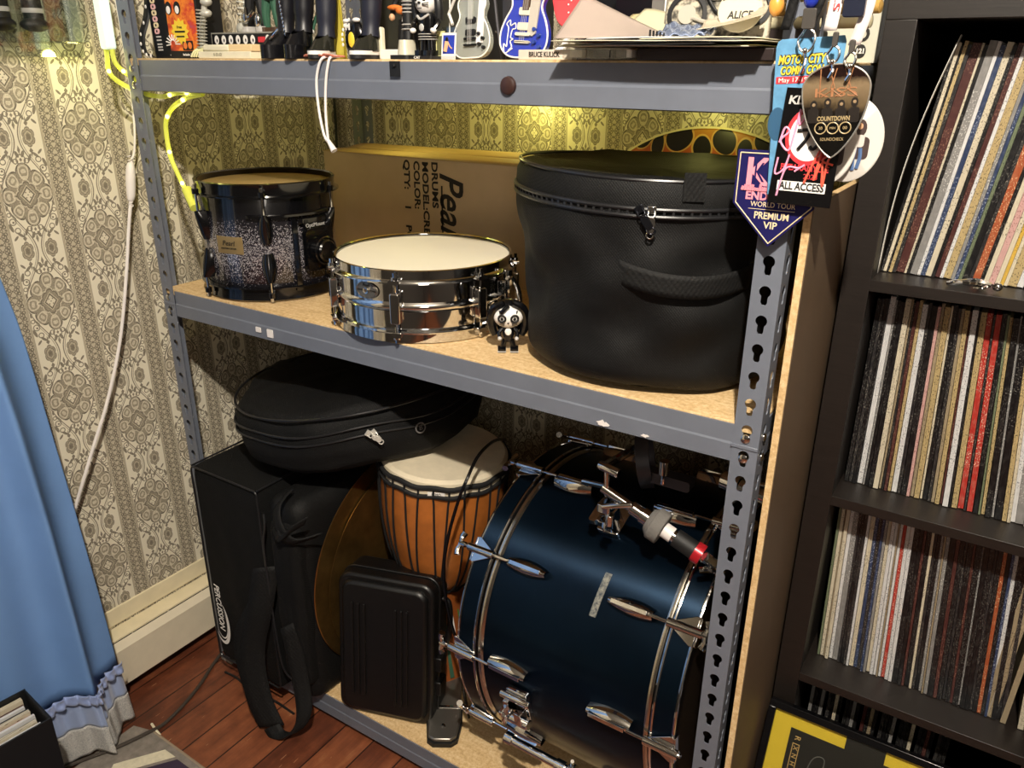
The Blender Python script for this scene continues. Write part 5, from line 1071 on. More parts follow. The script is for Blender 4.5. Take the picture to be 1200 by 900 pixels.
# skeleton arm + ribs
t=thing('toy_skeleton',(.195,.03,ZT),'silver skeleton arm toy with pale finger bones standing at the shelf edge','figurine')
BONE=mat('bone_silver','c2c0b4',.4,.2); BONEY=mat('bone_yellow','d8d4a0',.5)
q=MB(); q.tube([(.190,.032,1.455),(.194,.034,1.49),(.206,.036,1.53),(.212,.04,1.60)],.005,8,smooth=4)
for k in range(12): z=1.456+k*.0055; x=.190+.0008*k; q.lathe([(.0075,-.0012),(.0100,0),(.0075,.0012)],14,M=T(x,.032,z,0,6,0))
for k in range(5): q.ell((.206+.004*(k%2),.036,1.512+k*.018),.012,.010,.007,n=12,k=8)
q.build('arm_bones',BONE,t)
q=MB()
for k,x in enumerate((-.012,-.006,0,.006,.011)): q.tube([(.190+x*.5,.030,1.456),(.190+x,.022,1.449),(.190+x*1.15,.016,1.4395)],.0017,6,smooth=3)
q.build('finger_bones',BONEY,t)
t=thing('skeleton_figure',(.255,.09,1.478),'silver ribbed skeleton figure standing on the display box','figurine')
q=MB()
for k in range(6): q.tube([(.236,.085,1.500+k*.010),(.246,.075,1.502+k*.010),(.258,.085,1.500+k*.010)],.0017,6,smooth=3)
q.tube([(.247,.088,1.477),(.247,.090,1.53),(.247,.09,1.58)],.003,8).ell((.244,.082,1.488),.014,.009,.011).ell((.254,.080,1.482),.008,.008,.006); q.build('ribs',BONE,t)
# display box with row of white faces
t=thing('display_box',(.28,.09,ZT),'low display box with a row of white faces printed on its black front','box')
MB().box(.172,.372,.066,.13,ZT,1.4815).build('carton',mat('box_grey','8d8a80',.5),t,bev=.001)
q=MB().box(.178,.366,.0648,.066,1.4585,1.4790,m=0)
for i in range(9):
    x=.192+i*.0195
    if i in (6,): q.box(x-.006,x+.012,.0640,.0648,1.4645,1.4735,m=2); continue
    q.lathe([(0,.0012),(.0062,.0010)],16,m=1,M=T(x,.0648,1.4690,90),sy=1.25).ell((x+.001,.0635,1.4680),.0018,.0006,.003,m=0,n=8,k=6)
q.build('face_strip',[BLK,FACEW,REDP],t,flat=True)
# silver-armoured figure and green trousers figure
def doll(nm,x,y,z,h,mats,label,legm=0,wide=1.0):
    t=thing(nm,(x,y,z),label,'figurine'); s=h/.12
    for k in (-1,1): MB().tube([(x+k*.009*s*wide,y,z+.052*s),(x+k*.013*s*wide,y-.002,z+.028*s),(x+k*.014*s*wide,y,z+.006*s)],lambda u:.0092*s-.0035*s*u,10,smooth=4).rbox(x+k*.014*s*wide-.006*s,x+k*.014*s*wide+.006*s,y-.014*s,y+.006*s,z,z+.007*s,.003*s,ax='z',m=1).build('leg',[mats[0],mats[4]],t)
    MB().lathe([(0,.046*s),(.013*s,.048*s),(.0125*s,.060*s),(.017*s,.080*s),(.016*s,.090*s),(.006*s,.094*s),(.005*s,.100*s)],16,M=T(x,y,z),sy=.7).build('torso',mats[1],t)
    MB().lathe([(.0135*s,.050*s),(.0145*s,.054*s),(.0135*s,.058*s)],16,M=T(x,y,z),sy=.75).box(x-.004*s,x+.004*s,y-.0125*s,y-.010*s,z+.0505*s,z+.0575*s,m=1).build('belt',[BROWN,SILVER],t)
    for k in (-1,1): MB().tube([(x+k*.016*s,y,z+.088*s),(x+k*.025*s,y-.004*s,z+.072*s),(x+k*.020*s,y-.014*s,z+.058*s)],lambda u:.0055*s-.0015*s*u,8,smooth=4).ell((x+k*.0195*s,y-.0155*s,z+.0565*s),.0045*s,.0045*s,.005*s,m=1,n=10,k=8).build('arm',[mats[2],mats[3]],t)
    MB().ell((x,y,z+.110*s),.0085*s,.0095*s,.0115*s,n=16,k=12).build('head',mats[3],t); MB().ell((x,y+.003*s,z+.114*s),.0105*s,.0105*s,.0115*s,n=14,k=10).build('hair',mats[5],t); return t
doll('band_figure',.284,.085,1.4818,.15,[BLK,BLK,BLK,FACEW,SILVER,BLK],'small black costumed figure with silver boots and armour on the display box')
MB().ell((.269,.070,1.505),.008,.006,.010).ell((.301,.070,1.500),.007,.006,.012).tube([(.275,.068,1.52),(.284,.062,1.505),(.297,.066,1.515)],.003,8,smooth=4).build('armour',CHROME,bpy.data.objects['band_figure'])
doll('green_figure',.322,.085,1.4818,.125,[GREEN,mat('dark_vest','2a2a24',.6),SKINT,SKINT,BROWN,BROWN],'figure in green trousers and dark top with a brown belt on the display box')

# two cream boxes
SB=bx('small_box',.205,.342,.010,.052,ZT,1.4488,CREAM,'long cream box lying flat, lower of two at the shelf edge','box')
t=thing('small_box',(.28,.03,1.4490),'shorter cream and orange box lying on the long cream box','box'); MB().box(.216,.285,.012,.050,1.4490,1.4598).build('carton',CREAM,t,bev=.003); MB().box(.285,.344,.012,.050,1.4490,1.4602).build('end_panel',mat('peach_paper','e8cc9a',.6),t,bev=.001)
q=MB().text('0-05-02',.007,T(.258,.0095,1.4435,90),m=0); q.build('box_lettering',mat('faint_ink','a09880',.6),SB,flat=True)
# doll boots, two pairs
def boot(nm,x,y,rz,mats,label,h=.26,plat=.022,hl=1):
    t=thing(nm,(x,y,ZT),label,'boot'); F=T(x,y,ZT,0,0,rz)
    MB().tube([(0,.004,plat+.018),(0,.008,plat+.05),(.002,.010,.12),(.004,.010,h)],lambda u:.0152-.002*math.sin(pi*min(1,u*3))+.003*u,18,M=F,smooth=5).build('shaft',mats[0],t)
    MB().grid(lambda u,v: Vector(((.0165-.004*v**2)*math.cos(2*pi*u)*(1-.25*(v)),(.020+.012)*math.sin(2*pi*u)*(.95-.15*v)-.012*(1-v)-.001, plat-.003+.028*v*(1-.35*max(0,-math.sin(2*pi*u))))),28,8,M=F,cu=True).build('foot',mats[1],t)
    o=[(.0175*math.cos(R(a))*(1.0 if math.sin(R(a))<0 else .85),.033*math.sin(R(a))-.012) for a in range(0,360,15)]
    MB().prism(o,plat,M=F).build('sole',mats[2],t,bev=.001)
    if hl: MB().prism([(a*1.03,b_*1.02) for a,b_ in o],plat-.002,M=F,h0=plat*.45).build('sole_band',mats[3],t)
    return t
GB=mat('gloss_black_boot','101013',.22)
b1=boot('doll_boot',.400,.036,-12,[mat('black_leather','121218',.4),GB,GB,GB],'black platform doll boot with a studded chain, left of its pair',plat=.022,hl=0)
b2=boot('doll_boot',.444,.036,8,[mat('black_leather','121218',.4),GB,GB,GB],'black platform doll boot, right of its pair next to the yellow cloth',plat=.022,hl=0)
q=MB()
for k in range(20): q.ell((.418-.0008*k,.022,1.475+.006*k),.0022,.0014,.0028,n=8,k=6)
q.tube([(.398,.006,1.465),(.408,.002,1.470),(.416,.010,1.482)],.0018,6,smooth=3); q.build('chain',CHROME,b1)
RUBB=mat('olive_black_rubber','25251f',.22)
boot('rubber_boot',.497,.034,14,[mat('navy_leg','1a1c2a',.5),RUBB,BLK,FACEW],'dark rubber doll boot with a white sole band left of the oval black toy',plat=.014)
boot('rubber_boot',.592,.034,6,[mat('navy_leg','1a1c2a',.5),RUBB,BLK,FACEW],'dark rubber doll boot with a white sole band right of the oval black toy',plat=.014)
for x in (.4985,.584): pass
# yellow cloth + small masked figure behind
tag(MB().grid(lambda u,v: Vector((.448+.040*u,.088+.006*math.sin(9*u+3*v),ZT+.16*v)),16,16).build('yellow_cloth',mat('mustard_cloth','b0a02c',.7,var=.1),solid=.003),'mustard yellow cloth hanging behind the doll boots','cloth')
doll('masked_figure',.459,.070,ZT,.090,[GREEN,mat('maroon_vest','4a1f2c',.6),GREEN,FACEW,BLK,BLK],'tiny figure with a white face in dark red and green behind the doll boots')
# oval black toy
t=thing('oval_toy',(.545,.050,ZT),'oval black toy with a white tag and yellow spot between the rubber boots','toy')
MB().ell((.545,.055,1.4605+.006),.0210,.012,.0295,n=28,k=18).build('body',GLOSSBLK,t)
q=MB().ell((.530,.050,1.494),.006,.004,.0035,m=0).ell((.552,.050,1.495),.008,.004,.0035,m=0).text('M',.012,T(.541,.041,1.4845,90),m=0,bold=.0008).ell((.546,.0425,1.466),.0068,.0020,.0115,m=1,n=16,k=10)
for a in range(110,200,14): q.ell((.545+.0255*math.cos(R(a)),.05,1.4665+.031*math.sin(R(a))),.002,.002,.003,m=0,n=6,k=5)
q.build('markings',[FACEW,YEL],t)
tag(MB().rbox(.596,.607,.045,.055,ZT,1.484,.004).build('cream_strip',CREAM,bev=.002),'narrow cream plastic strip standing right of the rubber boot','toy')
q=MB(); random.seed(9)
q.tube([(.505+.030*math.cos(k*.9)*(.5+.5*random.random())+.0013*k,.004+.006*math.sin(k*1.3),1.4405+.004*random.random()) for k in range(26)],.0014,6,smooth=4)
tag(q.build('red_lace',mat('red_white_lace','b8705a',.8)),'tangled red and white lace on the shelf edge by the left rubber boot','lace')
q=MB().tube([(.535,.010,1.4405),(.528,.000,1.4400),(.520,-.0045,1.432),(.511,-.006,1.405),(.513,-.008,1.365),(.524,-.012,1.325),(.535,-.012,1.309)],.0022,8,smooth=6).tube([(.548,.012,1.4405),(.541,.000,1.4400),(.538,-.0045,1.430),(.531,-.006,1.400),(.528,-.008,1.355),(.533,-.012,1.315)],.0022,8,smooth=6)
w=thing('shoelace',(.53,0,1.31),'white cord looped over the top shelf edge with a small tassel end','cord'); q.build('cord',WHITEP,w); MB().cyl((.532,-.012,1.316),(.546,-.013,1.299),.0028,.0055,n=12).build('tassel',WHITEP,w)
# dark figure with orange, in front of dark backdrop
doll('dark_figure',.632,.085,ZT,.13,[BLK,mat('dark_olive','23241c',.6),BLK,SKINT,BLK,BROWN],'dark clothed figure with an orange item between cream strip and striped boot')
MB().ell((.618,.066,1.512),.014,.005,.004).ell((.630,.066,1.508),.009,.005,.006).build('orange_item',ORANGE,bpy.data.objects['dark_figure'])
tag(MB().box(.607,.650,.040,.056,ZT,1.4515).build('base_block',WHITEP,bev=.0008),'low white base block behind the silver boot','stand')
# leg with silver boot
t=thing('silver_boot_leg',(.664,.04,ZT),'toy leg with ribbed black strap and a silver-white boot','figurine')
MB().tube([(.661,.046,1.462),(.660,.048,1.50),(.661,.05,1.60)],.0085,12,smooth=3).build('leg',BLK,t)
q=MB(); 
for k in range(7): q.lathe([(.0088,-.001),(.0098,0),(.0088,.001)],14,M=T(.660,.048,1.503+k*.005))
q.lathe([(.009,-.0012),(.0115,0),(.009,.0012)],14,M=T(.661,.047,1.4795)).lathe([(.009,-.0012),(.011,0),(.009,.0012)],14,M=T(.660,.048,1.486)); q.build('leg_bands',SILVER,t)
MB().grid(lambda u,v: Vector((.664+.0135*(1-.25*v)*math.cos(2*pi*u),.038+.017*(1-.15*v)*math.sin(2*pi*u),1.4435+.021*v)),20,6,cu=True).lathe([(0,0),(.010,-.0005)],20,M=T(.664,.038,1.4645),sy=1.3).build('boot',mat('silver_white_boot','d8d2bc',.3,.2),t)
MB().rbox(.646,.684,.014,.062,ZT,1.4432,.008,ax='z').build('stand',BLK,t)
# whisker face doll
t=thing('painted_doll',(.700,.04,ZT),'black suited doll with a large white whiskered face standing on a black base','figurine')
X0=.702
MB().ell((X0,.040,1.536),.0185,.018,.0225,n=28,k=18).build('head',FACEW,t)
q=MB().ell((X0,.047,1.545),.0225,.018,.023,n=24,k=14)
for s in (-1,1): q.tube([(X0+s*.017,.044,1.556),(X0+s*.0235,.042,1.53),(X0+s*.022,.044,1.505)],.007,10,smooth=4)
q.build('hair',BLK,t)
q=MB()
for s in (-1,1):
    q.ell((X0+s*.008,.0235,1.541),.0045,.0015,.0055,n=12,k=8)
    for d in (-.003,0,.003): q.tube([(X0+s*.005,.0225,1.530+d*.5),(X0+s*.014,.0275,1.530+d)],.0006,5)
q.ell((X0,.0215,1.533),.003,.0015,.0022).tube([(X0-.004,.0222,1.524),(X0,.0215,1.5235),(X0+.004,.0222,1.524)],.0007,5); q.build('face_paint',BLK,t)
MB().lathe([(.014,.034),(.0165,.040),(.0150,.052),(.0185,.068),(.017,.078),(.006,.082)],22,M=T(X0,.042,ZT),sy=.75).build('torso',GLOSSBLK,t)
q=MB()
for k in range(3): q.lathe([(.0168,-.0008),(.0176,0),(.0168,.0008)],20,M=T(X0,.042,1.4720+k*.0045),sy=.78)
q.ell((X0-.002,.0285,1.492),.0050,.0015,.0065).tube([(X0-.012,.031,1.512),(X0-.002,.0275,1.506),(X0+.012,.031,1.514)],.0022,6,smooth=3); q.build('costume_trim',SILVER,t)
for s in (-1,1):
    MB().tube([(X0+s*.016,.042,1.512),(X0+s*.0245,.038,1.500),(X0+s*.0215,.031,1.488)],.0048,10,smooth=4).ell((X0+s*.021,.030,1.487),.0055,.005,.005,m=1).build('arm',[GLOSSBLK,FACEW],t)
    MB().cyl((X0+s*.008,.042,1.446),(X0+s*.007,.042,1.474),.0070,n=14).rbox(X0+s*.0085-.0075,X0+s*.0085+.0075,.024,.050,1.4435,1.4530,.003,ax='z').build('leg',GLOSSBLK,t)
MB().rbox(X0-.026,X0+.026,.016,.064,ZT,1.4432,.004,ax='z').text('CAT',.0065,T(X0-.003,.0155,1.4403,90),m=1).build('base',[BLK,FACEW],t); t.scale=(.92,.92,.80)
# guitars
def guitar_body(sc):
    pts=[(0,-.062),(.030,-.060),(.049,-.044),(.052,-.020),(.044,.004),(.034,.022),(.033,.034),(.038,.048),(.036,.062),(.022,.070),(.012,.066)]
    L=[(x*sc,y*sc) for x,y in pts]; return [(p.x,p.y) for p in catmull([(x,y,0) for x,y in L]+[(-x,y,0) for x,y in L[::-1][:-1]],4,True)]
def guitar(nm,x,y,sc,rot,mats,label,th=.012):
    F=T(x,y,ZT+.063*sc,82,0,0)@Matrix.Rotation(R(rot),4,'Z'); t=thing(nm,(x,y,ZT),label,'miniature guitar')
    B=guitar_body(sc); MB().prism(B,th,M=F).build('body',mats[0],t,bev=.002)
    MB().tube([(a,b_,th) for a,b_ in B],.0011*sc+.0004,6,M=F,closed=True).build('binding',mats[1],t)
    MB().box(-.0075*sc,.0075*sc,.020*sc,.25*sc,th-.002,th+.004,M=F).build('neck',mats[3],t,bev=.001)
    MB().prism([(-.010*sc,.25*sc),(.010*sc,.25*sc),(.015*sc,.30*sc),(-.015*sc,.30*sc)],th+.002,M=F,h0=th-.004).build('headstock',mats[3],t)
    for yy in (.012,-.014): MB().rbox(-.014*sc,.014*sc,yy*sc,(yy+.013)*sc,th,th+.0028,.002,M=F,ax='z').build('pickup',mats[2],t)
    MB().rbox(-.017*sc,.017*sc,-.024*sc,-.0185*sc,th,th+.004,.002,M=F,ax='z').rbox(-.017*sc,.017*sc,-.037*sc,-.0325*sc,th,th+.004,.002,M=F,ax='z').build('bridge',mats[2],t,bev=.0006)
    q=MB()
    for k in range(4): q.cyl(((-.005+.0033*k)*sc,-.034*sc,th+.0045),((-.005+.0033*k)*sc,.25*sc,th+.005),.00025,n=4,M=F)
    q.build('strings',SILVER,t)
    for (kx,ky) in ((.024,-.012),(.035,-.022),(.026,-.034),(.038,-.042)): MB().lathe([(0,th+.005),(.0035*sc,th+.005),(.0042*sc,th)],14,M=F@T(kx*sc,ky*sc,0)).build('knob',mats[4],t)
    return t,F
CG=mat('clear_acrylic','dfe3da',.08,0,trans=.7)
gt,F=guitar('clear_guitar',.766,.075,.64,3,[CG,FACEW,BLK,mat('clear_neck','bfc2ba',.2,trans=.4),BLK],'transparent miniature electric guitar behind a blue picture card')
MB().prism([(.010,-.02),(.014,.045),(.024,.04),(.022,-.02)],.0135,M=F,h0=.0122).build('pickguard',WHITEP,gt)
gt,F=guitar('blue_guitar',.872,.055,.74,-3,[BLUEP,FACEW,mat('cream_plastic','d8d0bc',.3),BROWN,mat('blue_knob','2a3f8a',.15)],'miniature royal blue electric guitar with white signature behind a name plate')
MB().prism([(.007,-.014),(.007,.034),(.022,.038),(.020,-.014),(.015,-.018)],.0150,M=F,h0=.0122).build('pickguard',mat('grey_pickguard','b8b0a4',.3),gt)
q=MB().tube([(-0.0292,-0.0396,.0128),(-0.0310,-0.0292,.0128),(-0.0258,-0.0327,.0128),(-0.0258,-0.0258,.0128),(-0.0258,-0.0086,.0128),(-0.0292,-0.0034,.0128),(-0.0241,0.0017,.0128),(-0.0224,-0.0052,.0128),(-0.0155,-0.0017,.0128),(-0.0138,-0.0086,.0128),(-0.0189,-0.0103,.0128),(-0.0206,-0.0206,.0128),(-0.0163,-0.0224,.0128),(-0.0206,-0.0258,.0128),(-0.0172,-0.0327,.0128),(-0.0224,-0.0378,.0128),(-0.0155,-0.0344,.0128),(-0.0258,-0.0413,.0128)],.0008,6,M=F,smooth=4); q.build('signature',FACEW,gt)
# red pointed guitar
t=thing('red_guitar',(.915,.09,ZT),'small red electric guitar with pointed horn held on a white stand','miniature guitar'); F=T(.924,.075,1.512,84,0,0)
rp=[(p.x,p.y) for p in catmull([(0,-.034,0),(.014,-.026,0),(.024,-.006,0),(.044,.008,0),(.048,.020,0),(.020,.018,0),(.010,.030,0),(-.012,.034,0),(-.028,.030,0),(-.024,.006,0),(-.014,-.024,0)],4,True)]
MB().prism(rp,.010,M=F).build('body',mat('coral_red','e0484e',.3,coat=.4),t,bev=.002); MB().prism([(-.016,.034),(.004,.034),(0,.004),(-.008,.0)],.0115,M=F,h0=.0102).build('pickguard',CREAM,t)
q=MB(); 
for a,b_ in ((.004,-.006),(.008,-.001),(.012,.004),(.005,-.016)): q.ell((a,b_,.0108),.0014,.0014,.001,n=8,k=6,M=F)
q.build('knob',FACEW,t); MB().box(-.011,-.002,.03,.17,.004,.012,M=F).build('neck',BROWN,t)
t=thing('guitar_stand',(.918,.09,ZT),'white and grey miniature stand under the red guitar','stand')
MB().tube([(.928,.088,1.500),(.918,.084,1.470),(.912,.080,1.452)],.0042,8,smooth=3).rbox(.892,.926,.060,.094,1.4375,1.4440,.006,ax='z').tube([(.912,.08,1.454),(.900,.07,1.442)],.005,8).build('post',FACEW,t,label='white post and foot')
MB().tube([(.930,.095,1.51),(.934,.096,1.47),(.936,.098,1.44)],.004,8,smooth=3).build('rod',GREY,t)
# white strap with black dots
t=thing('spotted_strap',(.955,.09,ZT),'white strap with small black dots hanging beside the grey sheet','strap')
PS=catmull([(.950,.078,1.60),(.946,.072,1.53),(.940,.070,1.505),(.944,.066,1.475),(.951,.058,1.457)],8); n=len(PS)-1
MB().grid(lambda u,v: PS[min(int(u*n),n-1)].lerp(PS[min(int(u*n),n-1)+1],u*n-min(int(u*n),n-1))+Vector((.014*(v-.5),0,0)),n,2).build('strap',FACEW,t,solid=.0015)
q=MB()
for k in range(2,n,2): q.ell(PS[k]+Vector((.004 if k%4 else -.003,-.0012,0)),.0014,.0006,.0014,n=8,k=5)
q.build('dots',BLK,t)
# name plate
t=thing('name_plate',(.906,.022,ZT),'cream name plate with black lettering in front of the blue guitar','name plate')
MB().box(.878,.962,.0165,.030,ZT,1.4500).build('plate',mat('plate_cream','cfc2b4',.5,var=.08),t,bev=.0008); MB().text('BRUCE KULICK',.0092,T(.919,.0160,1.4437,90),w=.048,bold=.00015).build('lettering',INK,t,flat=True)
# cards in front of the clear guitar
t=thing('picture_card',(.742,.03,ZT),'white bordered blue card with a pale standing figure before the clear guitar','card'); CM=T(.727,.040,ZT,-6,0,0)
MB().box(0,.026,0,.0012,0,.037,M=CM).build('card',FACEW,t); MB().box(.0028,.0235,-.0006,0,.008,.0335,M=CM).build('blue_print',BLUEP,t,flat=True)
q=MB().ell((.010,-.001,.0275),.003,.0006,.0036,m=0,M=CM).tube([(.010,-.001,.025),(.009,-.001,.018),(.0075,-.001,.011)],.0032,8,m=1,M=CM,smooth=3).tube([(.012,-.001,.024),(.016,-.001,.018),(.020,-.001,.015)],.0010,6,m=1,M=CM,smooth=3); q.build('printed_figure',[BLK,SKINT],t,flat=True)
MB().box(-.001,.027,-.001,0,.037,.0445,M=CM).box(-.001,.027,-.0012,0,-.0,.005,M=CM).build('holder',CLEAR,t)
t=thing('yellow_card',(.713,.045,ZT),'pale yellow folded card with a dark photo leaning left of the blue card','card'); CM=T(.716,.046,ZT,-8,0,12); MB().box(-.006,.010,0,.001,0,.040,M=CM).build('card',mat('pale_yellow_card','e2dc9a',.6),t); MB().box(-.002,.008,-.0006,0,.006,.033,M=CM).build('photo',mat('olive_photo','5a5a3a',.5),t,flat=True)
# white crossed strap and dark stands
tag(MB().tube([(.716,.075,1.50),(.735,.070,1.525),(.745,.07,1.535)],.0022,6,smooth=3).tube([(.718,.074,1.50),(.730,.066,1.486)],.0024,6).tube([(.716,.08,1.60),(.7165,.078,1.50),(.719,.07,1.447)],.0012,6,smooth=3).build('white_stand_arm',FACEW),'thin white forked stand arm between the whiskered doll and clear guitar','stand')
t=thing('folding_stand',(.825,.07,ZT),'dark folding miniature guitar stand between clear and blue guitars','stand')
MB().tube([(.800,.072,1.60),(.806,.066,1.52),(.826,.055,1.4385)],.0024,8,smooth=3).tube([(.842,.09,1.60),(.836,.08,1.51),(.829,.062,1.4385)],.0024,8,smooth=3).box(.812,.826,.078,.082,1.455,1.60).cyl((.808,.064,1.475),(.836,.078,1.475),.0016,n=6).build('frame',mat('dark_steel','4b4a4e',.4,.6),t)
# clear boxes, dark tray, papers
t=thing('clear_box',(1.0,.05,ZT),'clear plastic boxes under the left end of the paper pile','box')
for (a,b_) in ((.968,1.002),(1.0025,1.035),(1.0355,1.062)): MB().rbox(a,b_,-.020,.08,ZT+.0005,1.4515,.002).build('clear_case',CLEARB,t,bev=.0006)
for (a,b_,mm) in ((.972,.990,CREAM),(1.006,1.030,BLK),(1.038,1.050,GREY),(1.052,1.059,FACEW)): MB().box(a,b_,-.008,.06,ZT+.003,1.4490).build('contents',mm,t)
bx('dark_tray',1.064,1.232,-.004,.20,ZT,1.4505,mat('dark_brown_tray','241816',.5),'low dark tray under the right part of the paper pile','tray')
random.seed(21)
def sheet(nm,x0,x1,y0,y1,z,m,label,f=lambda u,v:0,rz=0,nu=24,cat='paper',grp=None):
    cx_,cy_=(x0+x1)/2,(y0+y1)/2; c,s=math.cos(R(rz)),math.sin(R(rz))
    def g(u,v):
        x=x0+(x1-x0)*u-cx_; y=y0+(y1-y0)*v-cy_; return Vector((cx_+x*c-y*s,cy_+x*s+y*c,z+f(u,v)))
    o=MB().grid(g,nu,8).build(nm,m,solid=.0009); tag(o,label,cat,grp); return o
cols=[(CREAM,'cream'),(mat('yellow_white_paper','e2dc8a',.6),'pale yellow'),(BLK,'black'),(PAPER,'grey'),(FACEW,'white'),(BLK,'black'),(mat('salmon_paper','c88a78',.6),'salmon'),(CREAM,'cream'),(GREY,'mid grey'),(FACEW,'white'),(BLK,'black'),(CREAM,'cream'),(FACEW,'white')]
for i,(m_,cn) in enumerate(cols):
    x0=.945+random.random()*.11+(.05 if i>8 else 0); x1=1.16+random.random()*.075; z=1.4528+i*.00075
    sheet('paper_sheet',x0,x1,-.046+random.random()*.020,.19,z,m_,f'{cn} sheet in the untidy paper pile, {ordw(i)} from the bottom',lambda u,v,i=i: .0007*math.sin(5*u+i)*(1-v),rz=random.uniform(-3,3),grp='paper pile on the top shelf')
# big grey sheet curling up at the left
def gs(u,v):
    x=.947+.135*u; top=.056*(1-u)**1.05; return Vector((x+.004*v,-.006+.07*v,1.4630+top*v))
tag(MB().grid(gs,24,14).build('curled_sheet',mat('pinkish_grey_sheet','a99a90',.55,var=.05,vs=12),solid=.0009),'large pinkish grey sheet curling up at the left of the paper pile','paper')
tag(MB().grid(lambda u,v: Vector((1.010+.075*u+.01*v,.045+.065*v,1.464+.038*v*(1-.75*u**2))),16,10).build('cream_folder',mat('cream_folder','c9c2a2',.6),solid=.0012),'cream folded paper standing behind the grey curled sheet','paper')
tag(MB().grid(lambda u,v: Vector((.985+.10*u,.120+.03*v,1.484+.012*v+.010*u-.008*v*u)),16,6).build('paper_roll',mat('yellowed_paper','cfc394',.6),solid=.006),'yellowed rolled paper behind the cream folded paper','paper')
bx('black_magazine',.952,1.010,.16,.165,1.475,1.62,mat('dark_case','0e1016',.3),'black magazine standing at the back left of the paper pile','magazine')
bx('grey_magazine',1.012,1.030,.15,.155,1.475,1.62,GREY,'narrow grey spine standing next to the black magazine','magazine')
t=thing('building_picture',(1.045,.15,1.475),'small white picture of a building facade behind the papers','picture'); MB().box(1.032,1.062,.148,.152,1.475,1.60).build('card',FACEW,t)
q=MB(); 
for x in (1.037,1.044,1.051): q.box(x,x+.004,.1472,.148,1.514,1.60)
q.box(1.036,1.058,.1472,.148,1.505,1.509); q.build('printed_columns',GREY,t,flat=True)
# black and white motorcycle picture
m,nt,b=newmat('motorcycle_photo'); co=coords(nt); n1=E(nt,noise(nt,co,44,3,.7)); n2=E(nt,noise(nt,co,120,2,.6)); nt.links.new(ramp(nt,n1*.8+n2*.25,[(.42,'1c1a16'),(.50,'7a7466'),(.56,'b5ad98'),(.75,'c5bfac')]),b.inputs['Base Color']); b.inputs['Roughness'].default_value=.45
t=thing('motorcycle_print',(1.12,.10,1.475),'black and white print of a motorcycle engine standing on the paper pile','picture'); CM=T(1.064,.075,1.4625,-12,0,4)
MB().box(0,.135,0,.0015,0,.15,M=CM).build('card',m,t)
q=MB()
for (x,z,r1) in ((.028,.014,.026),(.112,.020,.022)): q.lathe([(r1,.0026),(r1-.005,.0030),(r1-.006,.0022)],40,m=0,M=CM@T(x,0,z+.016,90)).lathe([(0,.0020),(r1*.45,.0022)],24,m=1,M=CM@T(x,0,z+.016,90))
q.rbox(.050,.088,-.003,-.001,.046,.066,.010,m=1,M=CM).tube([(.035,-.002,.026),(.060,-.003,.020),(.095,-.003,.034),(.11,-.002,.05)],.0028,8,m=1,M=CM,smooth=4).tube([(.046,-.002,.060),(.064,-.002,.034),(.080,-.002,.026)],.0022,8,m=0,M=CM,smooth=4).cyl((.074,-.002,.02),(.074,-.002,.06),.002,n=6,m=1,M=CM)
q.build('printed_motorcycle',[BLK,mat('print_light_grey','b0aa9c',.4)],t)
MB().box(-.004,.012,.006,.009,0,.14,M=CM).build('mount',mat('taupe','6a6458',.6),t)
t=thing('name_card',(1.175,.04,1.4625),'cream rounded card with black drips and hand lettering at the right of the pile','card'); CM=T(1.150,.045,1.4625,-14,0,6)
MB().grid(lambda u,v: CM@Vector((-.022+.075*u,-.030*(1-v)**2+.004*math.sin(4*u),.034*v*(.55+.45*u)+.014*(u*(1-v))+.002)),16,8).build('folded_sheet',mat('cream_sheet','b5a994',.55,var=.06,vs=10),t,solid=.001)
MB().lathe([(0,.0016),(.026,.0016),(.027,0)],40,M=CM@T(.020,.0,.032,90),sy=.95).build('round_card',mat('cream_card','c9c1a8',.5),t)
q=MB().prism([(.020+.0245*math.cos(R(a)),.032+.0245*math.sin(R(a))) for a in range(25,156,10)]+[(.020+(.013+.004*(k%2))*math.cos(R(150-k*12)),.040+(.004+.006*(k%2))+.006*math.sin(R(150-k*12))) for k in range(11)],.0009,M=CM@T(0,-.0016,0,90)); q.build('drip_print',BLK,t,flat=True)
MB().text('ALICE',.012,CM@T(.021,-.0022,.026,90,0,0),w=.030,shear=.1,bold=.0002).build('lettering',INK,t,flat=True)
t=thing('foil_packet',(1.10,.03,1.476),'crumpled blue-silver foil packet with a striped edge lying on the papers','packet'); random.seed(2)
MB().grid(lambda u,v: Vector((1.080+.062*u,.012+.045*v,1.4660+.015*v*(1-.5*u)+.003*math.sin(19*u+3*v)*math.sin(11*v+5*u))),28,14).build('foil',mat('blue_foil','a8b8dc',.18,.75,bmp=.5,bs_=60),t,solid=.002)
q=MB()
for k in range(5): q.box(1.073+k*.0045,1.0752+k*.0045,.0085,.0100,1.4632,1.4720-k*.0009)
q.build('striped_edge',[BLK],t)
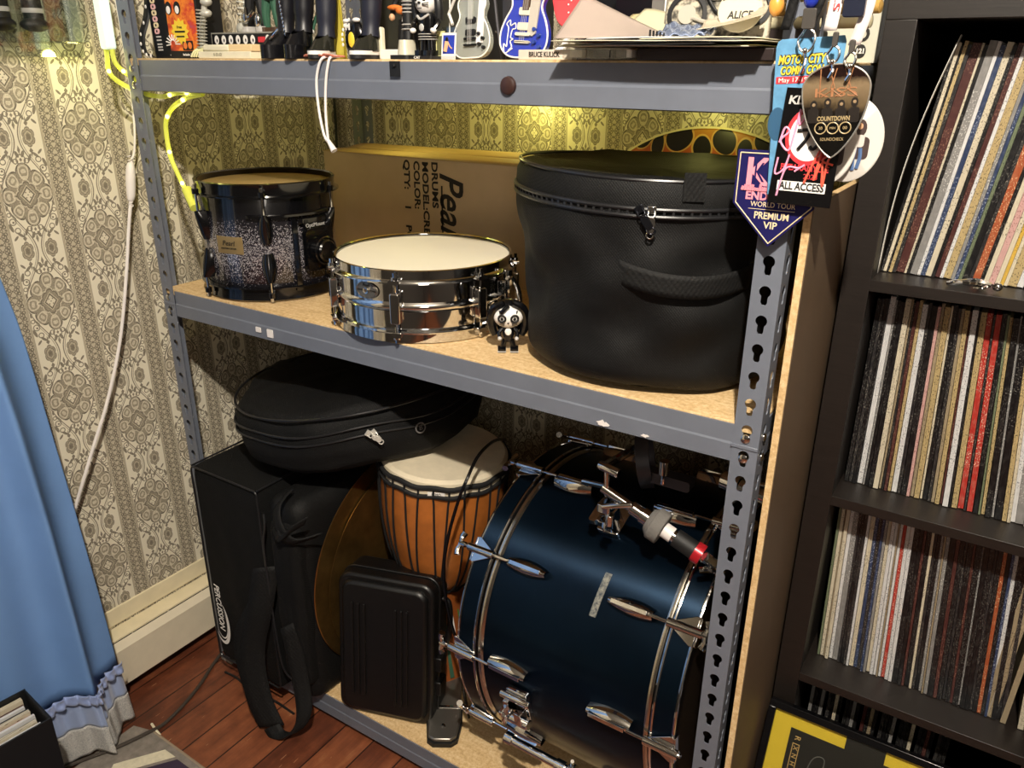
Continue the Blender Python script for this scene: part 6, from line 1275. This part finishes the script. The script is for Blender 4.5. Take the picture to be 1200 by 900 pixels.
# right end: drum sticks, numbered box, bundle
t=thing('numbered_box',(1.22,.42,ZT),'white box with a black number disc at the right end of the top shelf','box'); MB().box(1.135,1.2725,.38,.46,ZT,1.62).build('carton',mat('white_carton','c9c8b8',.5),t,bev=.001)
MB().lathe([(0,.0012),(.0078,.0010)],32,M=T(1.2515,.38,1.4535,90),sy=1.25).text('121',.0095,T(1.2515,.3784,1.4535,90),m=1,w=.0105,bold=.0004).build('number_disc',[BLK,FACEW],t,flat=True)
MB().text('NO',.026,T(1.2500,.3792,1.487,90,90,0),bold=.001).build('lettering',INK,t,flat=True)
bx('black_folder',1.2735,1.280,.38,.46,1.4372,1.62,BLK,'thin black folder standing upright beside the numbered box','folder')
for k,(z,c,cn) in enumerate(((1.485,mat('pale_stick','cfc5a2',.4),'pale cream'),(1.5015,mat('tan_stick','b8924e',.4),'tan'),(1.518,mat('grey_stick','b8b49a',.4),'greyish'))):
    dx=(0,.009,-.004)[k]; o=MB().tube([(1.10,.205,z),(1.20,.195,z),(1.275+dx,.185,z),(1.290+dx,.182,z),(1.2975+dx,.1805,z)],lambda t_: .0080 if t_<.93 else max(.0012,.0080*math.sqrt(max(0,1-((t_-.93)/.07)**2))),14,smooth=4).build('drum_stick',c); tag(o,f'{cn} drum stick with its rounded butt end pointing right','drum stick')
o=MB().rbox(1.09,1.236,.170,.225,ZT,1.4768,.004).build('stick_tray',mat('dark_brown_tray','241816',.5)); tag(o,'dark tray carrying the drum sticks','tray')
tag(MB().ell((1.222,.02,1.4955),.0085,.008,.0115,n=18,k=12).cyl((1.222,.02,1.505),(1.222,.02,1.60),.002,n=6).build('orange_bead',mat('orange_bead','dd9a44',.35)),'orange bead left of the black lanyard strap','bead')
bx('dark_box',.36,.58,.30,.42,ZT,1.60,mat('olive_clutter','2c2c22',.7,var=.3,vs=20),'dark olive box standing in for unclear clutter behind the tall doll boots','box')  # plain dark olive and black boxes stand in for unclear clutter
bx('dark_box',.60,.70,.30,.42,ZT,1.62,BLK,'narrow black box behind the silver boot','box')
bx('dark_box',.80,.95,.32,.44,ZT,1.62,mat('dark_case','0e1016',.3),'black box behind the blue guitar','box')
# ================================================================ LIGHT + CAMERA
lp=thing('ceiling_lamp',(1.62,-1.12,2.42),'round ceiling lamp above the place the photo is taken from','lamp')
MB().lathe([(0,.13),(.06,.13),(.06,.10),(.02,.09),(.02,.06)],32,M=T(1.62,-1.12,2.42)).build('mount',WHITEP,lp)
MB().ell((1.62,-1.12,2.455),.035,.035,.04,n=20,k=14).build('bulb',mat('bulb_glow','fff0d0',.3,0,emit='ffe9c8',es=60),lp)
def light(nm,loc,e,col,size,kind='POINT'):
    l=bpy.data.lights.new(nm,kind); l.energy=e; l.color=col
    l.shadow_soft_size=size
    o=bpy.data.objects.new(nm,l); COL.objects.link(o); o.location=loc; return o
light('lamp_light',(1.62,-1.12,2.40),215,(1,.92,.80),.028)
light('fill_light',(2.5,-2.3,1.85),26,(1,.90,.78),.30)  # added fill, brightens what lies under the top shelf
W=bpy.data.worlds.new('World'); SC.world=W; W.use_nodes=True; W.node_tree.nodes['Background'].inputs[0].default_value=(.5,.55,.7,1); W.node_tree.nodes['Background'].inputs[1].default_value=.03
cam=bpy.data.cameras.new('cam'); co_=bpy.data.objects.new('camera',cam); COL.objects.link(co_); SC.camera=co_
yaw,pit,rol=-.56792535,.38214571,.00841391
f=Vector((math.sin(yaw)*math.cos(pit),math.cos(yaw)*math.cos(pit),-math.sin(pit))); r=f.cross(Vector((0,0,1))).normalized(); u=r.cross(f)
r2=r*math.cos(rol)+u*math.sin(rol); u2=u*math.cos(rol)-r*math.sin(rol)
Mc=Matrix((r2,u2,-f)).transposed().to_4x4(); Mc.translation=Vector(CAMP); co_.matrix_world=Mc
cam.sensor_fit='HORIZONTAL'; cam.sensor_width=36; cam.lens=929.039/1200*36; cam.clip_start=.02
vs=SC.view_settings; vs.view_transform='Standard'; vs.look='None'; vs.gamma=1; vs.exposure=0.0; vs.use_curve_mapping=False
